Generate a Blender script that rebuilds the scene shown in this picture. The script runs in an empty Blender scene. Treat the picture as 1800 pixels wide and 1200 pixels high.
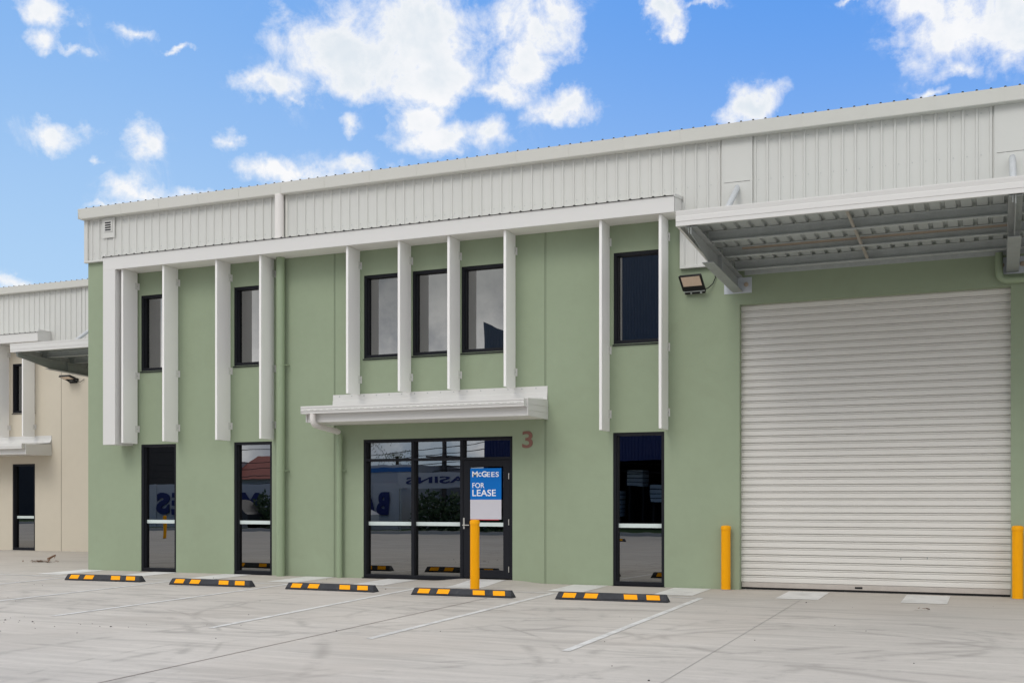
import bpy, math, random
from math import radians, sin, cos, pi
from mathutils import Vector, Matrix
random.seed(7)
SC = bpy.context.scene
COL = SC.collection

# ------------------------------------------------------------------ camera
cam = bpy.data.cameras.new('camera')
cam.sensor_width = 36.0
cam.lens = 39.8
cam.shift_y = 0.1561
cam.clip_end = 3000
camo = bpy.data.objects.new('camera', cam)
camo.location = (0, -17.6, 1.37)
camo.rotation_euler = (radians(90), 0, radians(23.13))
COL.objects.link(camo)
SC.camera = camo
SC.view_settings.view_transform = 'Standard'
SC.view_settings.look = 'None'
SC.view_settings.exposure = 0.0
SC.view_settings.gamma = 1.0

# ------------------------------------------------------------------ node helpers
class NT:
    def __init__(s, tree):
        s.t = tree; s.n = tree.nodes; s.l = tree.links
    def node(s, typ, **kw):
        n = s.n.new(typ)
        for k, v in kw.items(): setattr(n, k, v)
        return n
    def put(s, sock, v):
        if isinstance(v, bpy.types.NodeSocket): s.l.new(v, sock)
        elif v is not None: sock.default_value = v
    def math(s, op, a, b=None, c=None, clamp=False):
        n = s.node('ShaderNodeMath', operation=op); n.use_clamp = clamp
        s.put(n.inputs[0], a)
        if b is not None: s.put(n.inputs[1], b)
        if c is not None: s.put(n.inputs[2], c)
        return n.outputs[0]
    def vmath(s, op, a, b=None):
        n = s.node('ShaderNodeVectorMath', operation=op)
        s.put(n.inputs[0], a)
        if b is not None: s.put(n.inputs[1], b)
        return n.outputs['Value'] if op in ('LENGTH', 'DOT_PRODUCT', 'DISTANCE') else n.outputs[0]
    def noise(s, vec, scale, detail=4, rough=.5, dist=0.0):
        n = s.node('ShaderNodeTexNoise')
        s.put(n.inputs['Vector'], vec)
        n.inputs['Scale'].default_value = scale
        n.inputs['Detail'].default_value = detail
        n.inputs['Roughness'].default_value = rough
        n.inputs['Distortion'].default_value = dist
        return n.outputs['Fac']
    def ramp(s, fac, lo, hi, a=0.0, b=1.0, smooth=True):
        n = s.node('ShaderNodeMapRange')
        n.interpolation_type = 'SMOOTHSTEP' if smooth else 'LINEAR'
        s.put(n.inputs['Value'], fac)
        n.inputs['From Min'].default_value = lo; n.inputs['From Max'].default_value = hi
        n.inputs['To Min'].default_value = a; n.inputs['To Max'].default_value = b
        return n.outputs['Result']
    def mix(s, fac, a, b, blend='MIX'):
        n = s.node('ShaderNodeMix', data_type='RGBA', blend_type=blend)
        s.put(n.inputs['Factor'], fac)
        for k, v in ((6, a), (7, b)):
            if isinstance(v, (tuple, list)) and len(v) == 3: v = (*v, 1)
            s.put(n.inputs[k], v)
        return n.outputs[2]
    def scale_vec(s, vec, sc):
        return s.vmath('MULTIPLY', vec, sc)

def lin(r, g, b):
    return tuple((c / 255 / 12.92) if c / 255 <= .04045 else ((c / 255 + .055) / 1.055) ** 2.4 for c in (r, g, b))

# ------------------------------------------------------------------ world
world = bpy.data.worlds.new('World'); SC.world = world
world.use_nodes = True
wt = NT(world.node_tree); wt.n.clear()
wout = wt.node('ShaderNodeOutputWorld'); wbg = wt.node('ShaderNodeBackground')
wt.l.new(wbg.outputs[0], wout.inputs[0])
STR = 0.10
wbg.inputs['Strength'].default_value = STR
SUN_EL, SUN_AZ = 44, 192          # azimuth: compass-style degrees from +Y towards +X
sky = wt.node('ShaderNodeTexSky', sky_type='NISHITA')
sky.sun_disc = False
sky.sun_elevation = radians(SUN_EL); sky.sun_rotation = radians(SUN_AZ)
sky.air_density = 1.0; sky.dust_density = 0.6; sky.ozone_density = 1.5
tc = wt.node('ShaderNodeTexCoord')
D0 = wt.vmath('NORMALIZE', tc.outputs['Generated'])
sep = wt.node('ShaderNodeSeparateXYZ'); wt.l.new(D0, sep.inputs[0])
dx, dy, dz = sep.outputs
# spherical coordinates: azimuth from +Y towards +X, elevation
az = wt.math('ARCTAN2', dx, dy)
el = wt.math('ARCSINE', dz)
# clear-air colour: pale near the horizon, deeper blue above, deeper towards the right (east)
def K(r, g, b, k=1.0): return tuple(c * k / STR for c in lin(r, g, b))
e1 = wt.ramp(el, 0.13, 0.46)
tone = wt.mix(e1, K(200, 227, 250), K(92, 157, 242))
azf = wt.ramp(az, -0.86, -0.05)
tone2 = wt.mix(azf, K(156, 202, 248), K(90, 157, 242))
tone3 = wt.mix(.5, tone, tone2)
clear = wt.mix(.08, tone3, sky.outputs[0])

def pix_dir(x, y):                 # a direction of the real sky, given as azimuth / elevation (radians)
    f, a = 1990.0, radians(23.13)
    xc, zc, d = (x - 900) / f, (881 - y) / f, 1.0
    X, Y = cos(a) * xc - sin(a) * d, sin(a) * xc + cos(a) * d
    n = math.sqrt(X * X + Y * Y + zc * zc)
    return math.atan2(X, Y), math.asin(zc / n)
# cumulus: azimuth, elevation, half-width, half-height (given through the photo's measured positions)
BL = [(610, 90, 150, 75), (480, 140, 62, 42), (715, 60, 150, 85), (775, 140, 95, 55), (945, 45, 78, 75), (925, 115, 55, 50),
      (880, 165, 75, 28), (985, 190, 60, 36), (790, 245, 110, 34), (735, 205, 45, 40), (860, 235, 45, 26), (620, 140, 90, 40),
      (88, 25, 42, 38), (85, 70, 40, 26), (125, 85, 40, 14), (92, 95, 20, 14), (238, 60, 50, 10), (312, 93, 20, 6),
      (100, 238, 62, 30), (265, 262, 44, 34), (168, 286, 18, 11), (412, 254, 28, 20), (515, 172, 14, 10), (616, 222, 24, 20),
      (240, 342, 62, 28), (500, 306, 100, 24), (630, 294, 66, 18), (20, 492, 66, 12), (330, 344, 40, 12), (182, 358, 28, 7),
      (1165, 20, 30, 40), (1170, 58, 18, 18), (1315, 185, 58, 38), (1280, 205, 30, 20), (1630, 165, 44, 13),
      (1700, 60, 130, 62), (1620, 20, 75, 40), (1790, 40, 120, 70), (1690, 120, 70, 22), (1240, 8, 30, 6), (1500, 6, 30, 7)]
comb = wt.node('ShaderNodeCombineXYZ'); wt.put(comb.inputs[0], az); wt.put(comb.inputs[1], el)
UV = comb.outputs[0]
nz = wt.node('ShaderNodeTexNoise'); wt.put(nz.inputs['Vector'], UV)
nz.inputs['Scale'].default_value = 22; nz.inputs['Detail'].default_value = 5; nz.inputs['Roughness'].default_value = .6
warp = wt.vmath('MULTIPLY', wt.vmath('SUBTRACT', nz.outputs['Color'], (.5, .5, .5)), (.055, .042, 0))
UVw = wt.vmath('ADD', UV, warp)
acc = None
for (x, y, w, h) in BL:
    u, v = pix_dir(x, y); u2, _ = pix_dir(x + w, y); _, v2 = pix_dir(x, y - h)
    a_, b_ = abs(u2 - u), abs(v2 - v)
    d = wt.vmath('LENGTH', wt.vmath('MULTIPLY', wt.vmath('SUBTRACT', UVw, (u, v, 0)), (1 / a_, 1 / b_, 0)))
    m = wt.math('MULTIPLY', wt.math('SUBTRACT', 1.17, d), min(.9, .38 + h / 90))
    acc = m if acc is None else wt.math('SMOOTH_MAX', acc, m, .25)
nf = wt.noise(UV, 24, 10, .66, .2)
nf2 = wt.noise(UV, 9, 6, .6)
dens = wt.math('ADD', acc, wt.math('MULTIPLY', wt.math('SUBTRACT', nf, .5), 2.15))
dens = wt.math('ADD', dens, wt.math('MULTIPLY', wt.math('SUBTRACT', nf2, .5), .7))
cover = wt.math('POWER', wt.ramp(dens, -0.05, 0.62, smooth=False), 1.25)
wisp = wt.math('MULTIPLY', wt.ramp(dens, -.45, .2), wt.math('MULTIPLY', wt.ramp(wt.noise(UV, 15, 8, .7, .8), .5, .75), .35))
cover = wt.math('MAXIMUM', cover, wisp)
shade = wt.ramp(wt.noise(UV, 8, 5, .6), .36, .58)
edge = wt.ramp(dens, .25, 1.1)
ccol = wt.mix(wt.math('MULTIPLY', shade, edge), K(252, 252, 253), K(226, 234, 241))
front = wt.mix(wt.math('MULTIPLY', cover, .97), clear, ccol)
# the other half of the sky, behind and above the camera, is mostly high grey cloud with some blue
bn = wt.noise(D0, 2.6, 8, .58, .4)
bn2 = wt.noise(D0, 5.5, 7, .6)
gray = wt.mix(wt.ramp(bn2, .36, .62), K(186, 192, 203, 1.25), K(255, 253, 250, 1.95))
gray = wt.vmath('MULTIPLY', gray, wt.mix(wt.ramp(el, .05, 1.2), (1.25, 1.25, 1.25), (.92, .92, .92)))  # unseen low sky brightened on purpose to lift fascias and soffits
gray = wt.vmath('MULTIPLY', gray, wt.mix(wt.math('MULTIPLY', wt.ramp(el, .07, .22), wt.ramp(el, .42, .26)), (1, 1, 1), (.36, .375, .38)))  # dark cloud band added out of view to dim the upper window reflections
gap = wt.math('MULTIPLY', wt.ramp(bn, .54, .62), wt.ramp(az, -2.6, -2.2, 1, .25))
back = wt.mix(wt.math('MULTIPLY', gap, .8), gray, clear)
ov = wt.math('MAXIMUM', wt.ramp(dy, .30, -.12), wt.ramp(el, .62, .85))
skyc = wt.mix(ov, front, back)
wt.put(wbg.inputs['Color'], skyc)

# ------------------------------------------------------------------ sun
sl = bpy.data.lights.new('sun', 'SUN')
sl.energy = 0.9; sl.angle = radians(24); sl.color = (1.0, .955, .89)
so = bpy.data.objects.new('sun', sl)
saz = radians(SUN_AZ)
sdir = Vector((sin(saz) * cos(radians(SUN_EL)), cos(saz) * cos(radians(SUN_EL)), sin(radians(SUN_EL))))
so.rotation_euler = sdir.to_track_quat('Z', 'Y').to_euler()
so.location = (0, -20, 30)
COL.objects.link(so)

# ------------------------------------------------------------------ materials
def mat(name, col, rough=.6, metal=0.0, vary=.04, vscale=1.2, bump=0.0, bscale=60, stretch=(1, 1, 1), dirt=None, spec=.5, sub=None):
    m = bpy.data.materials.new(name); m.use_nodes = True
    t = NT(m.node_tree); b = t.n['Principled BSDF']
    geo = t.node('ShaderNodeNewGeometry')
    P = t.vmath('MULTIPLY', geo.outputs['Position'], stretch)
    n1 = t.noise(P, vscale, 6, .6, .3); n2 = t.noise(P, vscale * 7, 4, .6)
    f = t.math('ADD', t.math('MULTIPLY', n1, .65), t.math('MULTIPLY', n2, .35))
    f = t.ramp(f, .3, .7, 1 - vary, 1 + vary, False)
    c = t.vmath('MULTIPLY', col, (1, 1, 1))
    n = t.node('ShaderNodeVectorMath', operation='SCALE'); t.put(n.inputs[0], col); t.put(n.inputs['Scale'], f)
    c = n.outputs[0]
    if dirt:
        dcol, lo, hi, amt, dsc = dirt
        dm = t.math('MULTIPLY', t.ramp(t.noise(P, dsc, 8, .65, .6), lo, hi), amt)
        c = t.mix(dm, c, dcol)
    t.put(b.inputs['Base Color'], c)
    b.inputs['Roughness'].default_value = rough
    b.inputs['Metallic'].default_value = metal
    b.inputs['Specular IOR Level'].default_value = spec
    if bump:
        bn_ = t.node('ShaderNodeBump'); bn_.inputs['Strength'].default_value = bump; bn_.inputs['Distance'].default_value = .01
        t.put(bn_.inputs['Height'], t.noise(P, bscale, 5, .6)); t.put(b.inputs['Normal'], bn_.outputs[0])
    return m

M = {}
M['green'] = mat('green_paint', (.292, .350, .240), .75, vary=.045, vscale=.9, bump=.12, bscale=25, dirt=((.235, .262, .178), .52, .75, .22, .8), spec=.3)
M['greenpipe'] = mat('green_pipe_paint', (.275, .345, .222), .5, vary=.02)
M['sealant'] = mat('green_sealant', (.215, .262, .172), .6, vary=.03)
M['beige'] = mat('beige_paint', (.600, .545, .445), .75, vary=.03, vscale=.7, bump=.1, bscale=25, spec=.3)
M['beigeseal'] = mat('beige_sealant', (.36, .32, .26), .7, vary=.03)
M['clad'] = mat('offwhite_cladding', (.590, .590, .560), .55, vary=.018, vscale=.8, stretch=(1, 1, .3), dirt=((.50, .50, .45), .55, .8, .18, .9))
M['trim'] = mat('white_trim_paint', (.66, .652, .632), .45, vary=.015, vscale=.8, stretch=(.5, 1, 1))
M['gutter'] = mat('offwhite_gutter', (.640, .635, .590), .5, vary=.02, vscale=.8)
M['fin'] = mat('white_fin_paint', (.83, .82, .80), .5, vary=.015, vscale=.7, stretch=(1, 1, .4), dirt=((.62, .60, .56), .58, .8, .2, 1.2))
M['soffit'] = mat('soffit_trim_lifted', (.84, .82, .78), .6, vary=.02)  # trim white made lighter in colour to offset shade under hood and canopy
M['pipe'] = mat('white_pipe', (.72, .69, .66), .45, vary=.02)
M['shutter'] = mat('roller_slat_paint', (.70, .682, .64), .45, vary=.025, vscale=.8, stretch=(.6, 1, 1), dirt=((.50, .46, .40), .56, .78, .22, .9))
M['rail'] = mat('roller_bottom_rail', (.48, .44, .40), .5, metal=.1, vary=.1, vscale=4)
M['frame'] = mat('charcoal_aluminium', (.013, .014, .018), .5, vary=.05, spec=.15)
M['galv'] = mat('galvanised_steel', (.43, .46, .45), .5, metal=.0, vary=.14, vscale=6, dirt=((.44, .46, .45), .5, .7, .5, 3))
M['galvbright'] = mat('galvanised_plate', (.56, .60, .64), .5, metal=.1, vary=.1, vscale=9)
M['deck'] = mat('galvanised_decking', (.43, .46, .445), .5, metal=.1, vary=.06, vscale=3)
M['beam'] = mat('galvanised_beam', (.33, .35, .345), .5, metal=.1, vary=.12, vscale=5, dirt=((.32, .33, .32), .5, .7, .5, 3))
M['tan'] = mat('zinc_rod', (.36, .33, .28), .5, vary=.1)
M['strut'] = mat('galvanised_tube', (.47, .49, .505), .5, metal=.1, vary=.08, vscale=6)
M['rust'] = mat('tan_batten', (.42, .34, .26), .7, vary=.1, vscale=5)
M['yellow'] = mat('yellow_paint', (.86, .37, .002), .5, vary=.03, vscale=4, dirt=((.66, .31, .010), .62, .8, .15, 5), spec=.15)
M['yellowtile'] = mat('yellow_reflector', (.92, .38, .002), .55, vary=.06, vscale=12, spec=.15)
M['rubber'] = mat('black_rubber', (.036, .038, .045), .85, vary=.25, vscale=9, bump=.4, bscale=150, dirt=((.10, .10, .10), .5, .75, .4, 6))
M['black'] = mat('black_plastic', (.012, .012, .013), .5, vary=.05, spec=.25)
M['hole_shade'] = mat('opening_shade', (.012, .012, .014), .8, vary=.0)  # near-black standing in for shade inside rib ends and vent slots
M['lens'] = mat('lamp_lens', (.72, .55, .42), .25, vary=.06, vscale=30)
M['decal'] = mat('frosted_strip', (.62, .70, .68), .6, vary=.02)
M['steel'] = mat('brushed_steel', (.62, .60, .56), .3, metal=.7, vary=.05)
M['brown'] = mat('number_paint', (.215, .098, .075), .6, vary=.03)
M['blue'] = mat('poster_blue', (.006, .15, .52), .6, vary=.03, spec=.1)
M['posterwhite'] = mat('poster_white', (.56, .55, .60), .5, vary=.02)
M['letter'] = mat('poster_letter', (.86, .86, .88), .5, vary=.0)
M['red'] = mat('red_strip', (.45, .01, .03), .5, vary=.03)
M['interior'] = mat('interior_paint', (.20, .20, .20), .8, vary=.05)
M['intwhite'] = mat('interior_white', (.55, .55, .54), .8, vary=.03)
M['mark'] = mat('line_paint', (.62, .615, .60), .7, vary=.05, vscale=2.5, bump=.2, bscale=60, dirt=((.46, .45, .435), .46, .62, .8, 4.5))
M['walk'] = mat('walkway_paint', (.655, .645, .625), .75, vary=.04, vscale=2, dirt=((.50, .49, .47), .45, .66, .6, 2.2))
M['leafdry'] = mat('dry_leaf', (.16, .085, .045), .8, vary=.3, vscale=30)
M['pebble'] = mat('dark_grit', (.07, .065, .06), .9, vary=.3, vscale=30)
M['grass'] = mat('grass', (.035, .075, .018), .9, vary=.3, vscale=3)
M['kerb'] = mat('kerb_concrete', (.36, .36, .34), .8, vary=.08)
M['asphalt'] = mat('asphalt', (.06, .06, .062), .85, vary=.2)
M['navy'] = mat('navy_cladding', (.008, .018, .10), .5, vary=.05)
M['slate'] = mat('slate_blue_cladding', (.12, .14, .165), .6, vary=.05)
M['darkwall'] = mat('dark_wall', (.020, .022, .030), .7, vary=.1)
M['wallwhite'] = mat('white_sign_wall', (.48, .485, .50), .7, vary=.05)
M['navytext'] = mat('navy_letter', (.004, .012, .11), .6, vary=.0)
M['bluetext'] = mat('blue_letter', (.02, .14, .40), .6, vary=.0)
M['leaf'] = mat('foliage', (.030, .060, .018), .7, vary=.3, vscale=2)
M['bark'] = mat('bark', (.10, .08, .06), .9, vary=.2)
M['pole'] = mat('timber_pole', (.12, .10, .085), .9, vary=.2)
M['carwhite'] = mat('white_car_paint', (.72, .72, .73), .2, vary=.0)
M['cardark'] = mat('dark_car_paint', (.02, .022, .028), .5, vary=.0)
M['tyre'] = mat('tyre_rubber', (.02, .02, .02), .8, vary=.0)
M['carglass'] = mat('car_glass', (.01, .012, .015), .5, vary=.0)
M['pallet'] = mat('stacked_panels', (.50, .54, .58), .6, vary=.1, vscale=2)
M['roofred'] = mat('red_roof_paint', (.30, .07, .05), .6, vary=.1)

def glass_mat():
    m = bpy.data.materials.new('tinted_glass'); m.use_nodes = True
    t = NT(m.node_tree); t.n.clear()
    o = t.node('ShaderNodeOutputMaterial'); mx = t.node('ShaderNodeMixShader')
    tr = t.node('ShaderNodeBsdfTransparent'); gl = t.node('ShaderNodeBsdfGlossy')
    tr.inputs[0].default_value = (.13, .135, .14, 1)
    gl.inputs['Color'].default_value = (.97, .97, .96, 1); gl.inputs['Roughness'].default_value = 0.0
    lw = t.node('ShaderNodeLayerWeight'); lw.inputs['Blend'].default_value = .25
    t.put(mx.inputs[0], t.ramp(lw.outputs['Fresnel'], 0, 1, .24, .95, False))
    geo = t.node('ShaderNodeNewGeometry')
    bp = t.node('ShaderNodeBump'); bp.inputs['Strength'].default_value = .012; bp.inputs['Distance'].default_value = .05
    t.put(bp.inputs['Height'], t.noise(geo.outputs['Position'], 1.3, 2, .5))
    t.put(gl.inputs['Normal'], bp.outputs[0])
    t.l.new(tr.outputs[0], mx.inputs[1]); t.l.new(gl.outputs[0], mx.inputs[2]); t.l.new(mx.outputs[0], o.inputs[0])
    return m
M['glass'] = glass_mat()

def ground_mat():
    m = bpy.data.materials.new('concrete_pavement'); m.use_nodes = True
    t = NT(m.node_tree); b = t.n['Principled BSDF']
    geo = t.node('ShaderNodeNewGeometry'); P = geo.outputs['Position']
    base = lin(188, 184, 179)
    base = (base[0] * .93, base[1] * .915, base[2] * .895)
    c = t.mix(t.ramp(t.noise(P, .35, 6, .6), .35, .65), tuple(k * .93 for k in base), tuple(k * 1.06 for k in base))
    # broom / trowel streaks running along the building
    Ps = t.vmath('MULTIPLY', P, (.28, 2.6, 1))
    wn = t.node('ShaderNodeTexNoise'); t.put(wn.inputs['Vector'], P); wn.inputs['Scale'].default_value = .5; wn.inputs['Detail'].default_value = 3
    Pw = t.vmath('ADD', Ps, t.vmath('MULTIPLY', wn.outputs['Color'], (0.2, 1.1, 0)))
    s1 = t.noise(Pw, 1.0, 7, .62)
    c = t.mix(t.math('MULTIPLY', t.ramp(s1, .49, .66), .50), c, tuple(k * .62 for k in base))
    s3 = t.noise(t.vmath('ADD', t.vmath('MULTIPLY', P, (.9, 11, 1)), t.vmath('MULTIPLY', wn.outputs['Color'], (0, 3.5, 0))), 1.0, 5, .65)
    c = t.mix(t.math('MULTIPLY', t.ramp(s3, .50, .70), .30), c, tuple(k * .70 for k in base))
    c = t.mix(t.math('MULTIPLY', t.ramp(t.noise(t.vmath('MULTIPLY', P, (.5, 5, 1)), 1.6, 6, .6), .48, .68), .38), c, tuple(k * 1.26 for k in base))
    # curved tyre scuffs
    acc = None
    for (cx_, cy_, r, w) in [(-3.0, -9.0, 4.6, .10), (-3.1, -9.2, 5.9, .12), (-9.5, -10.5, 6.2, .10), (-9.2, -10.8, 7.5, .10), (-1.0, -7.0, 2.6, .12),
                             (1.5, -8.6, 3.3, .13), (-13.5, -12, 7.0, .12), (-13.3, -12.2, 8.3, .12), (-6, -4.7, 1.6, .10), (-12.5, -6.3, 1.5, .12),
                             (-1.7, -5.2, 1.7, .12), (2.8, -11, 6.6, .14), (-18, -9, 6.2, .14), (-1.2, -12.5, 5.2, .12), (-5, -16, 9.3, .14), (-7.5, -4.6, 2.3, .09), (-3.0, -9.0, 4.9, .05), (-9.5, -10.5, 6.5, .05), (-1.0, -7.0, 2.85, .05), (1.5, -8.6, 3.6, .06), (-13.5, -12, 7.3, .05), (-1.2, -12.5, 5.5, .05), (-6.5, -3.6, .9, .06), (-10.8, -4.9, 1.2, .07)]:
        d = t.vmath('DISTANCE', P, (cx_, cy_, -.1))
        ring = t.ramp(t.math('ABSOLUTE', t.math('SUBTRACT', d, r)), w, 0)
        acc = ring if acc is None else t.math('MAXIMUM', acc, ring)
    brk = t.ramp(t.noise(P, 1.1, 6, .7), .44, .60)
    acc = t.math('MULTIPLY', acc, t.math('MULTIPLY', brk, .50))
    c = t.mix(acc, c, tuple(k * .50 for k in base))
    # warm dust near the wall
    sepp = t.node('ShaderNodeSeparateXYZ'); t.put(sepp.inputs[0], P)
    nw = t.math('MULTIPLY', t.ramp(t.math('ADD', sepp.outputs[1], t.math('MULTIPLY', t.noise(P, 1.1, 4), 1.2)), -1.4, .4), .35)
    c = t.mix(nw, c, (base[0] * 1.0, base[1] * .955, base[2] * .88))
    g2 = t.noise(P, 14, 5, .7)
    c = t.mix(t.math('MULTIPLY', t.ramp(g2, .5, .68), .16), c, tuple(k * .62 for k in base))
    c = t.mix(t.math('MULTIPLY', t.ramp(t.noise(P, .22, 4, .6), .45, .62), .30), c, (base[0] * 1.02, base[1] * .97, base[2] * .93))
    # fine speckle
    c = t.mix(t.math('MULTIPLY', t.ramp(t.noise(P, 45, 3, .7), .60, .74), .28), c, tuple(k * .55 for k in base))
    # small dark spots and blotches
    v = t.node('ShaderNodeTexVoronoi'); t.put(v.inputs['Vector'], t.vmath('MULTIPLY', P, (1, 2.2, 1))); v.inputs['Scale'].default_value = .9
    sp = t.math('MULTIPLY', t.ramp(v.outputs['Distance'], .16, .04), t.ramp(t.noise(P, 1.3, 3), .52, .6))
    c = t.mix(t.math('MULTIPLY', sp, .35), c, tuple(k * .5 for k in base))
    # saw-cut joints
    t.put(b.inputs['Base Color'], c)
    b.inputs['Roughness'].default_value = .85; b.inputs['Specular IOR Level'].default_value = .3
    bp = t.node('ShaderNodeBump'); bp.inputs['Strength'].default_value = .25; bp.inputs['Distance'].default_value = .01
    t.put(bp.inputs['Height'], t.noise(P, 30, 6, .7)); t.put(b.inputs['Normal'], bp.outputs[0])
    return m
M['concrete'] = ground_mat()
M['jointfaint'] = mat('joint_faint', (.33, .31, .29), .9, vary=.2, vscale=5)
M['joint'] = mat('joint_sealant', (.24, .20, .18), .9, vary=.2, vscale=5)

# ------------------------------------------------------------------ mesh helpers
class MB:
    def __init__(s): s.v = []; s.f = []; s.mi = []; s.cur = 0
    def quad(s, a, b, c, d):
        i = len(s.v); s.v += [a, b, c, d]; s.f.append((i, i + 1, i + 2, i + 3)); s.mi.append(s.cur)
    def face(s, pts):
        i = len(s.v); s.v += list(pts); s.f.append(tuple(range(i, i + len(pts)))); s.mi.append(s.cur)
    def hexa(s, p):      # 8 points: bottom 4 (ccw), top 4
        i = len(s.v); s.v += list(p)
        for q in ((3, 2, 1, 0), (4, 5, 6, 7), (0, 1, 5, 4), (1, 2, 6, 5), (2, 3, 7, 6), (3, 0, 4, 7)):
            s.f.append(tuple(i + k for k in q)); s.mi.append(s.cur)
    def box(s, x0, x1, y0, y1, z0, z1):
        x0, x1 = min(x0, x1), max(x0, x1); y0, y1 = min(y0, y1), max(y0, y1); z0, z1 = min(z0, z1), max(z0, z1)
        s.hexa([(x0, y0, z0), (x1, y0, z0), (x1, y1, z0), (x0, y1, z0), (x0, y0, z1), (x1, y0, z1), (x1, y1, z1), (x0, y1, z1)])
        return s
    def prism_x(s, prof, x0, x1):     # prof: list of (y,z), closed, extruded along X
        n = len(prof); i = len(s.v)
        s.v += [(x0, y, z) for y, z in prof] + [(x1, y, z) for y, z in prof]
        for k in range(n):
            s.f.append((i + k, i + (k + 1) % n, i + n + (k + 1) % n, i + n + k)); s.mi.append(s.cur)
        s.f.append(tuple(i + k for k in reversed(range(n)))); s.f.append(tuple(i + n + k for k in range(n))); s.mi += [s.cur] * 2
        return s
    def tube(s, pts, r, n=16, caps=True):
        P = [Vector(p) for p in pts]; i0 = len(s.v)
        prev = None
        for k, p in enumerate(P):
            if k == 0: t = P[1] - P[0]
            elif k == len(P) - 1: t = P[-1] - P[-2]
            else: t = (P[k + 1] - p).normalized() + (p - P[k - 1]).normalized()
            t.normalize()
            if prev is None:
                up = Vector((0, 0, 1)) if abs(t.z) < .9 else Vector((1, 0, 0))
                u = t.cross(up).normalized()
            else:
                u = (prev - t * prev.dot(t)).normalized()
            w = t.cross(u); prev = u
            rr = r[k] if isinstance(r, (list, tuple)) else r
            for a in range(n):
                an = 2 * pi * a / n
                s.v.append(tuple(p + (u * cos(an) + w * sin(an)) * rr))
        for k in range(len(P) - 1):
            for a in range(n):
                b = (a + 1) % n
                s.f.append((i0 + k * n + a, i0 + k * n + b, i0 + (k + 1) * n + b, i0 + (k + 1) * n + a)); s.mi.append(s.cur)
        if caps:
            s.f.append(tuple(i0 + a for a in reversed(range(n)))); s.mi.append(s.cur)
            e = i0 + (len(P) - 1) * n
            s.f.append(tuple(e + a for a in range(n))); s.mi.append(s.cur)
        return s
    def build(s, name, m, parent=None, smooth=False, bevel=0.0, label=None, tags=None):
        off = Vector((0, 0, 0)); p = parent
        while p is not None: off += p.location; p = p.parent
        me = bpy.data.meshes.new(name)
        me.from_pydata([tuple(Vector(v) - off) for v in s.v], [], s.f)
        for mm in (m if isinstance(m, (list, tuple)) else [m]): me.materials.append(M[mm] if isinstance(mm, str) else mm)
        if any(s.mi): me.polygons.foreach_set('material_index', s.mi)
        if smooth:
            me.polygons.foreach_set('use_smooth', [True] * len(me.polygons))
            me.set_sharp_from_angle(angle=radians(40))
        me.update()
        o = bpy.data.objects.new(name, me); COL.objects.link(o)
        if parent is not None: o.parent = parent
        if bevel:
            b = o.modifiers.new('bevel', 'BEVEL'); b.width = bevel; b.segments = 1; b.limit_method = 'ANGLE'
        if label: o['label'] = label
        if tags:
            for k, v in tags.items(): o[k] = v
        return o
def thing(name, label, cat, loc=(0, 0, 0), group=None):
    o = bpy.data.objects.new(name, None); COL.objects.link(o); o.location = loc
    o.empty_display_size = .2
    o['label'] = label; o['category'] = cat
    if group: o['group'] = group
    return o
def arc(c, a, b, r, n=6):   # fillet: points round corner c between directions a and b
    c, a, b = Vector(c), Vector(a).normalized(), Vector(b).normalized()
    p0, p1 = c + a * r, c + b * r
    return [tuple(((1 - t) ** 2) * p0 + 2 * t * (1 - t) * c + t * t * p1) for t in [k / n for k in range(n + 1)]]
def text_pts(txt, size, offset=0.0, spacing=1.0, extrude=.003, align='LEFT'):
    cu = bpy.data.curves.new('tmp', 'FONT'); cu.body = txt; cu.size = size; cu.offset = offset
    cu.extrude = extrude; cu.space_character = spacing; cu.align_x = align; cu.resolution_u = 6
    ob = bpy.data.objects.new('tmp', cu); COL.objects.link(ob)
    dg = bpy.context.evaluated_depsgraph_get(); dg.update()
    me = ob.evaluated_get(dg).to_mesh()
    v = [tuple(p.co) for p in me.vertices]; f = [tuple(p.vertices) for p in me.polygons]
    ob.evaluated_get(dg).to_mesh_clear()
    bpy.data.objects.remove(ob); bpy.data.curves.remove(cu)
    return v, f
def text_into(mb, txt, x, y, z, width=None, height=None, size=1, offset=0, spacing=1, flip=False, extrude=.003):
    """stands the text on the plane Y=y reading towards +X (or -X when flip), fitted to width / height"""
    v, f = text_pts(txt, size, offset, spacing, extrude)
    x0, x1 = min(p[0] for p in v), max(p[0] for p in v); y0, y1 = min(p[1] for p in v), max(p[1] for p in v)
    sx = width / (x1 - x0) if width else 1; sy = height / (y1 - y0) if height else sx
    if not width: sx = sy
    i = len(mb.v)
    for p in v:
        px, pz = (p[0] - x0) * sx, (p[1] - y0) * sy
        mb.v.append((x - px, y + p[2], z + pz) if flip else (x + px, y - p[2], z + pz))
    for q in f: mb.f.append(tuple(i + k for k in q)); mb.mi.append(mb.cur)

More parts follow.
